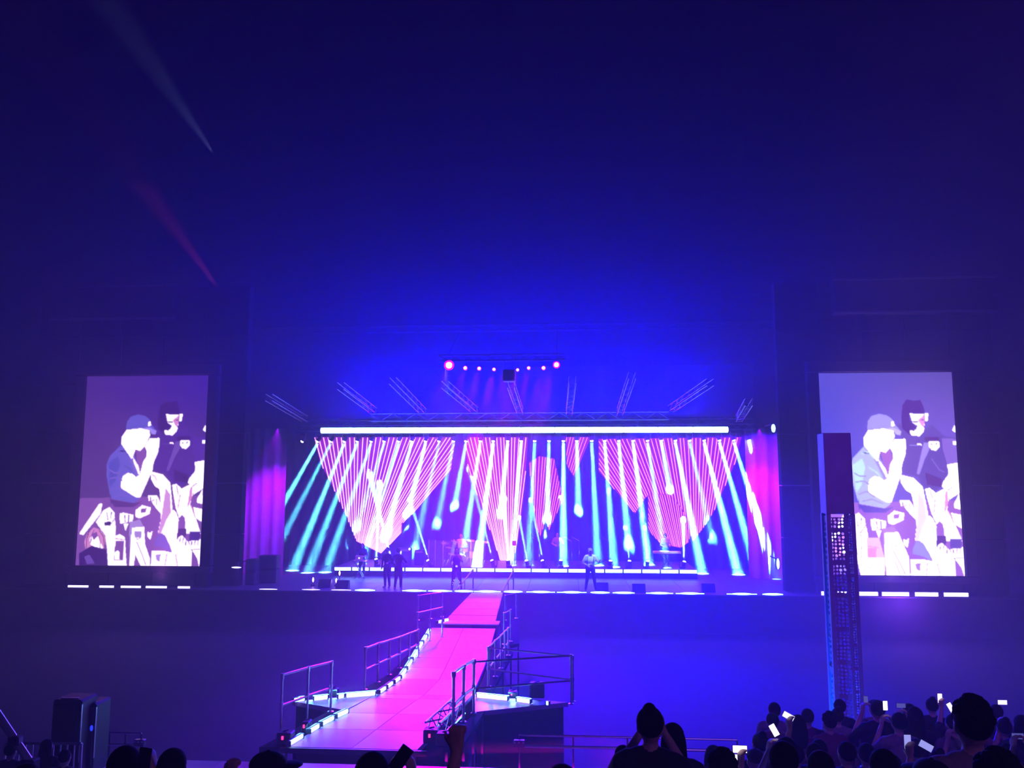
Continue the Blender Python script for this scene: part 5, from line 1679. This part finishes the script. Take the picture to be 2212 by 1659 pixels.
c = P(312, 1644, Y=4.15)
phone(c, 1, 'unlit phone held low by the leaning spectator', False, .1)
# lit phones in the crowd and the people that hold them
PH = [
    (1703, 1547, 9.2, 0, True, 'pinkish tilted phone screen nearest the column on its stage side', 'high', 'short'),
    (1672, 1577, 8.9, 2, False, 'narrow bright phone below the pinkish tilted one', 'phone', 'short'),
    (1598, 1618, 7.6, 2, True, 'brightest phone at the end of the low rail', 'high', 'long'),
    (1577, 1637, 7.4, 2, True, 'small bright phone under the brightest one', 'phone', 'bun'),
    (1912, 1524, 12.0, 2, False, 'small upright bright phone above the crowd just past the column', 'phone', 'short'),
    (1946, 1524, 12.3, 3, True, 'dim blue wide phone next after the column', 'phone', 'long'),
    (2030, 1508, 12.3, 2, False, 'upright phone glowing white highest above the crowd', 'high', 'short'),
    (2053, 1528, 11.4, 0, False, 'tilted pale phone close by the big rounded hair', 'phone', 'short'),
    (2111, 1508, 12.2, 1, True, 'blue-white phone just above the big rounded hair', 'high', 'bun'),
    (2165, 1517, 12.0, 0, True, 'wide white phone past the big rounded hair', 'phone', 'long'),
    (1870, 1513, 12.6, 3, False, 'faint grey phone touching the column side', 'phone', 'short'),
    (1960, 1602, 7.9, 1, False, 'upright blue-white phone raised among dark heads', 'high', 'short'),
    (2000, 1611, 7.8, 1, True, 'small tilted phone beside the upright blue-white one', 'phone', 'short'),
    (2198, 1590, 9.4, 3, True, 'dim phone at the picture edge past the grey shirt', 'phone', 'short'),
]
for k, (px, py, Y, ci, wide, lb, pose, hs) in enumerate(PH):
    c = P(px, py, Y=Y)
    fl_ = floor_at(Y - .35)
    h = c.z - fl_
    hh = h / (1.62 if pose == 'phone' else 1.95) * 1.77
    hh = min(max(hh, 1.5), 2.0)
    s_ = hh / 1.77
    off = Vector((0, -.4 * s_, 0)) if pose == 'phone' else Vector((.17 * s_, -.3 * s_, 0))
    loc = Vector((c.x + off.x, c.y + off.y, fl_))
    spectator(pose, hs, loc, hh, 'dark spectator holding the ' + lb.replace('highest above the crowd', 'highest'), None, 0)
    phone(Vector((c.x, c.y, c.z)), ci, lb, True, (.5 if 'tilted' in lb else 0) * (-1 if k % 2 else 1), wide)
# the far rows that close the crowd below the brighter screen
FAR = [(1668, 1540, 12.2), (1722, 1544, 11.6), (1744, 1531, 12.4), (1768, 1529, 12.5), (1790, 1540, 11.9), (1838, 1536, 11.6), (1888, 1512, 13.0), (1930, 1530, 11.8), (1962, 1520, 12.8), (1990, 1524, 12.0), (2012, 1508, 13.1), (2036, 1530, 11.5), (2070, 1525, 12.7), (2130, 1530, 11.8), (2150, 1522, 12.9), (2184, 1532, 12.0), (2205, 1518, 13.0),
       (1640, 1572, 10.6), (1700, 1575, 10.2), (1750, 1566, 10.4), (1812, 1570, 10.0), (1868, 1560, 10.3), (1920, 1566, 10.1), (1975, 1562, 10.5), (2020, 1572, 10.0), (2170, 1566, 10.3), (2215, 1560, 10.2)]
hs_ = ['short', 'long', 'short', 'bun', 'curly', 'short', 'cap']
fi = [0, 0]
for k, (px, yt, Y) in enumerate(FAR):
    loc, h = by_head(px, yt, Y, 1.9)
    for _ in range(30):
        if all((Vector(o_.location).xy - loc.xy).length > .46 for o_ in COL.objects if o_.name.startswith('person')):
            break
        loc.x += .09 if k % 2 else -.09
    j = 0 if k < 17 else 1
    spectator('stand', hs_[k % 7], loc, min(max(h, 1.55), 1.98), 'dark head in the %s crowd row, %s from the stage centre' % (('farthest', 'middle')[j], nth(fi[j])), None, random.uniform(-.3, .3))
    fi[j] += 1
for k in range(24):
    Y = 9.05 if k % 2 else 8.1
    px = 1655 + k * 24.5
    hh = (1.72, 1.66, 1.78, 1.6, 1.74)[k % 5]
    loc = Vector((P(px, 1600, Y=Y).x, Y, 2.5))
    if all((Vector(o_.location).xy - loc.xy).length > .4 for o_ in COL.objects if o_.name.startswith('person')):
        spectator('stand', hs_[(k * 3) % 7], loc, hh, 'dark head in the crowd row nearer than the column, %s from the stage centre' % nth(fi[0] - 17), None, random.uniform(-.3, .3))
        fi[0] += 1
for k, (px, yt, Y) in enumerate(((22, 1648, 11.0), (100, 1640, 11.2), (140, 1650, 10.8))):
    loc, h = by_head(px, yt, Y, 1.9)
    spectator('stand', hs_[k], loc, min(max(h, 1.5), 1.9), 'dark head behind the thin-barred crowd barrier, %s from the crane' % nth(k), None, 0)

# ------------------------------------------------------------------ haze
hz = bpy.data.materials.new('haze')
for i, (top, den) in enumerate(HAZE):
    hz = bpy.data.materials.new('haze')
    hz.use_nodes = True
    nt = hz.node_tree
    nt.nodes.clear()
    out = nt.nodes.new('ShaderNodeOutputMaterial')
    vs = nt.nodes.new('ShaderNodeVolumeScatter')
    vs.inputs['Density'].default_value = den
    vs.inputs['Anisotropy'].default_value = 0.15
    nt.links.new(vs.outputs[0], out.inputs['Volume'])
    e = i * .37
    o = MB().box((0, 32, (top - .6) / 2), (150 + e, 96 + e, top + .6 + e * .1)).build('haze', hz, kind='stuff')
    tag(o, 'thin night haze filling the air over stage and crowd', 'haze')
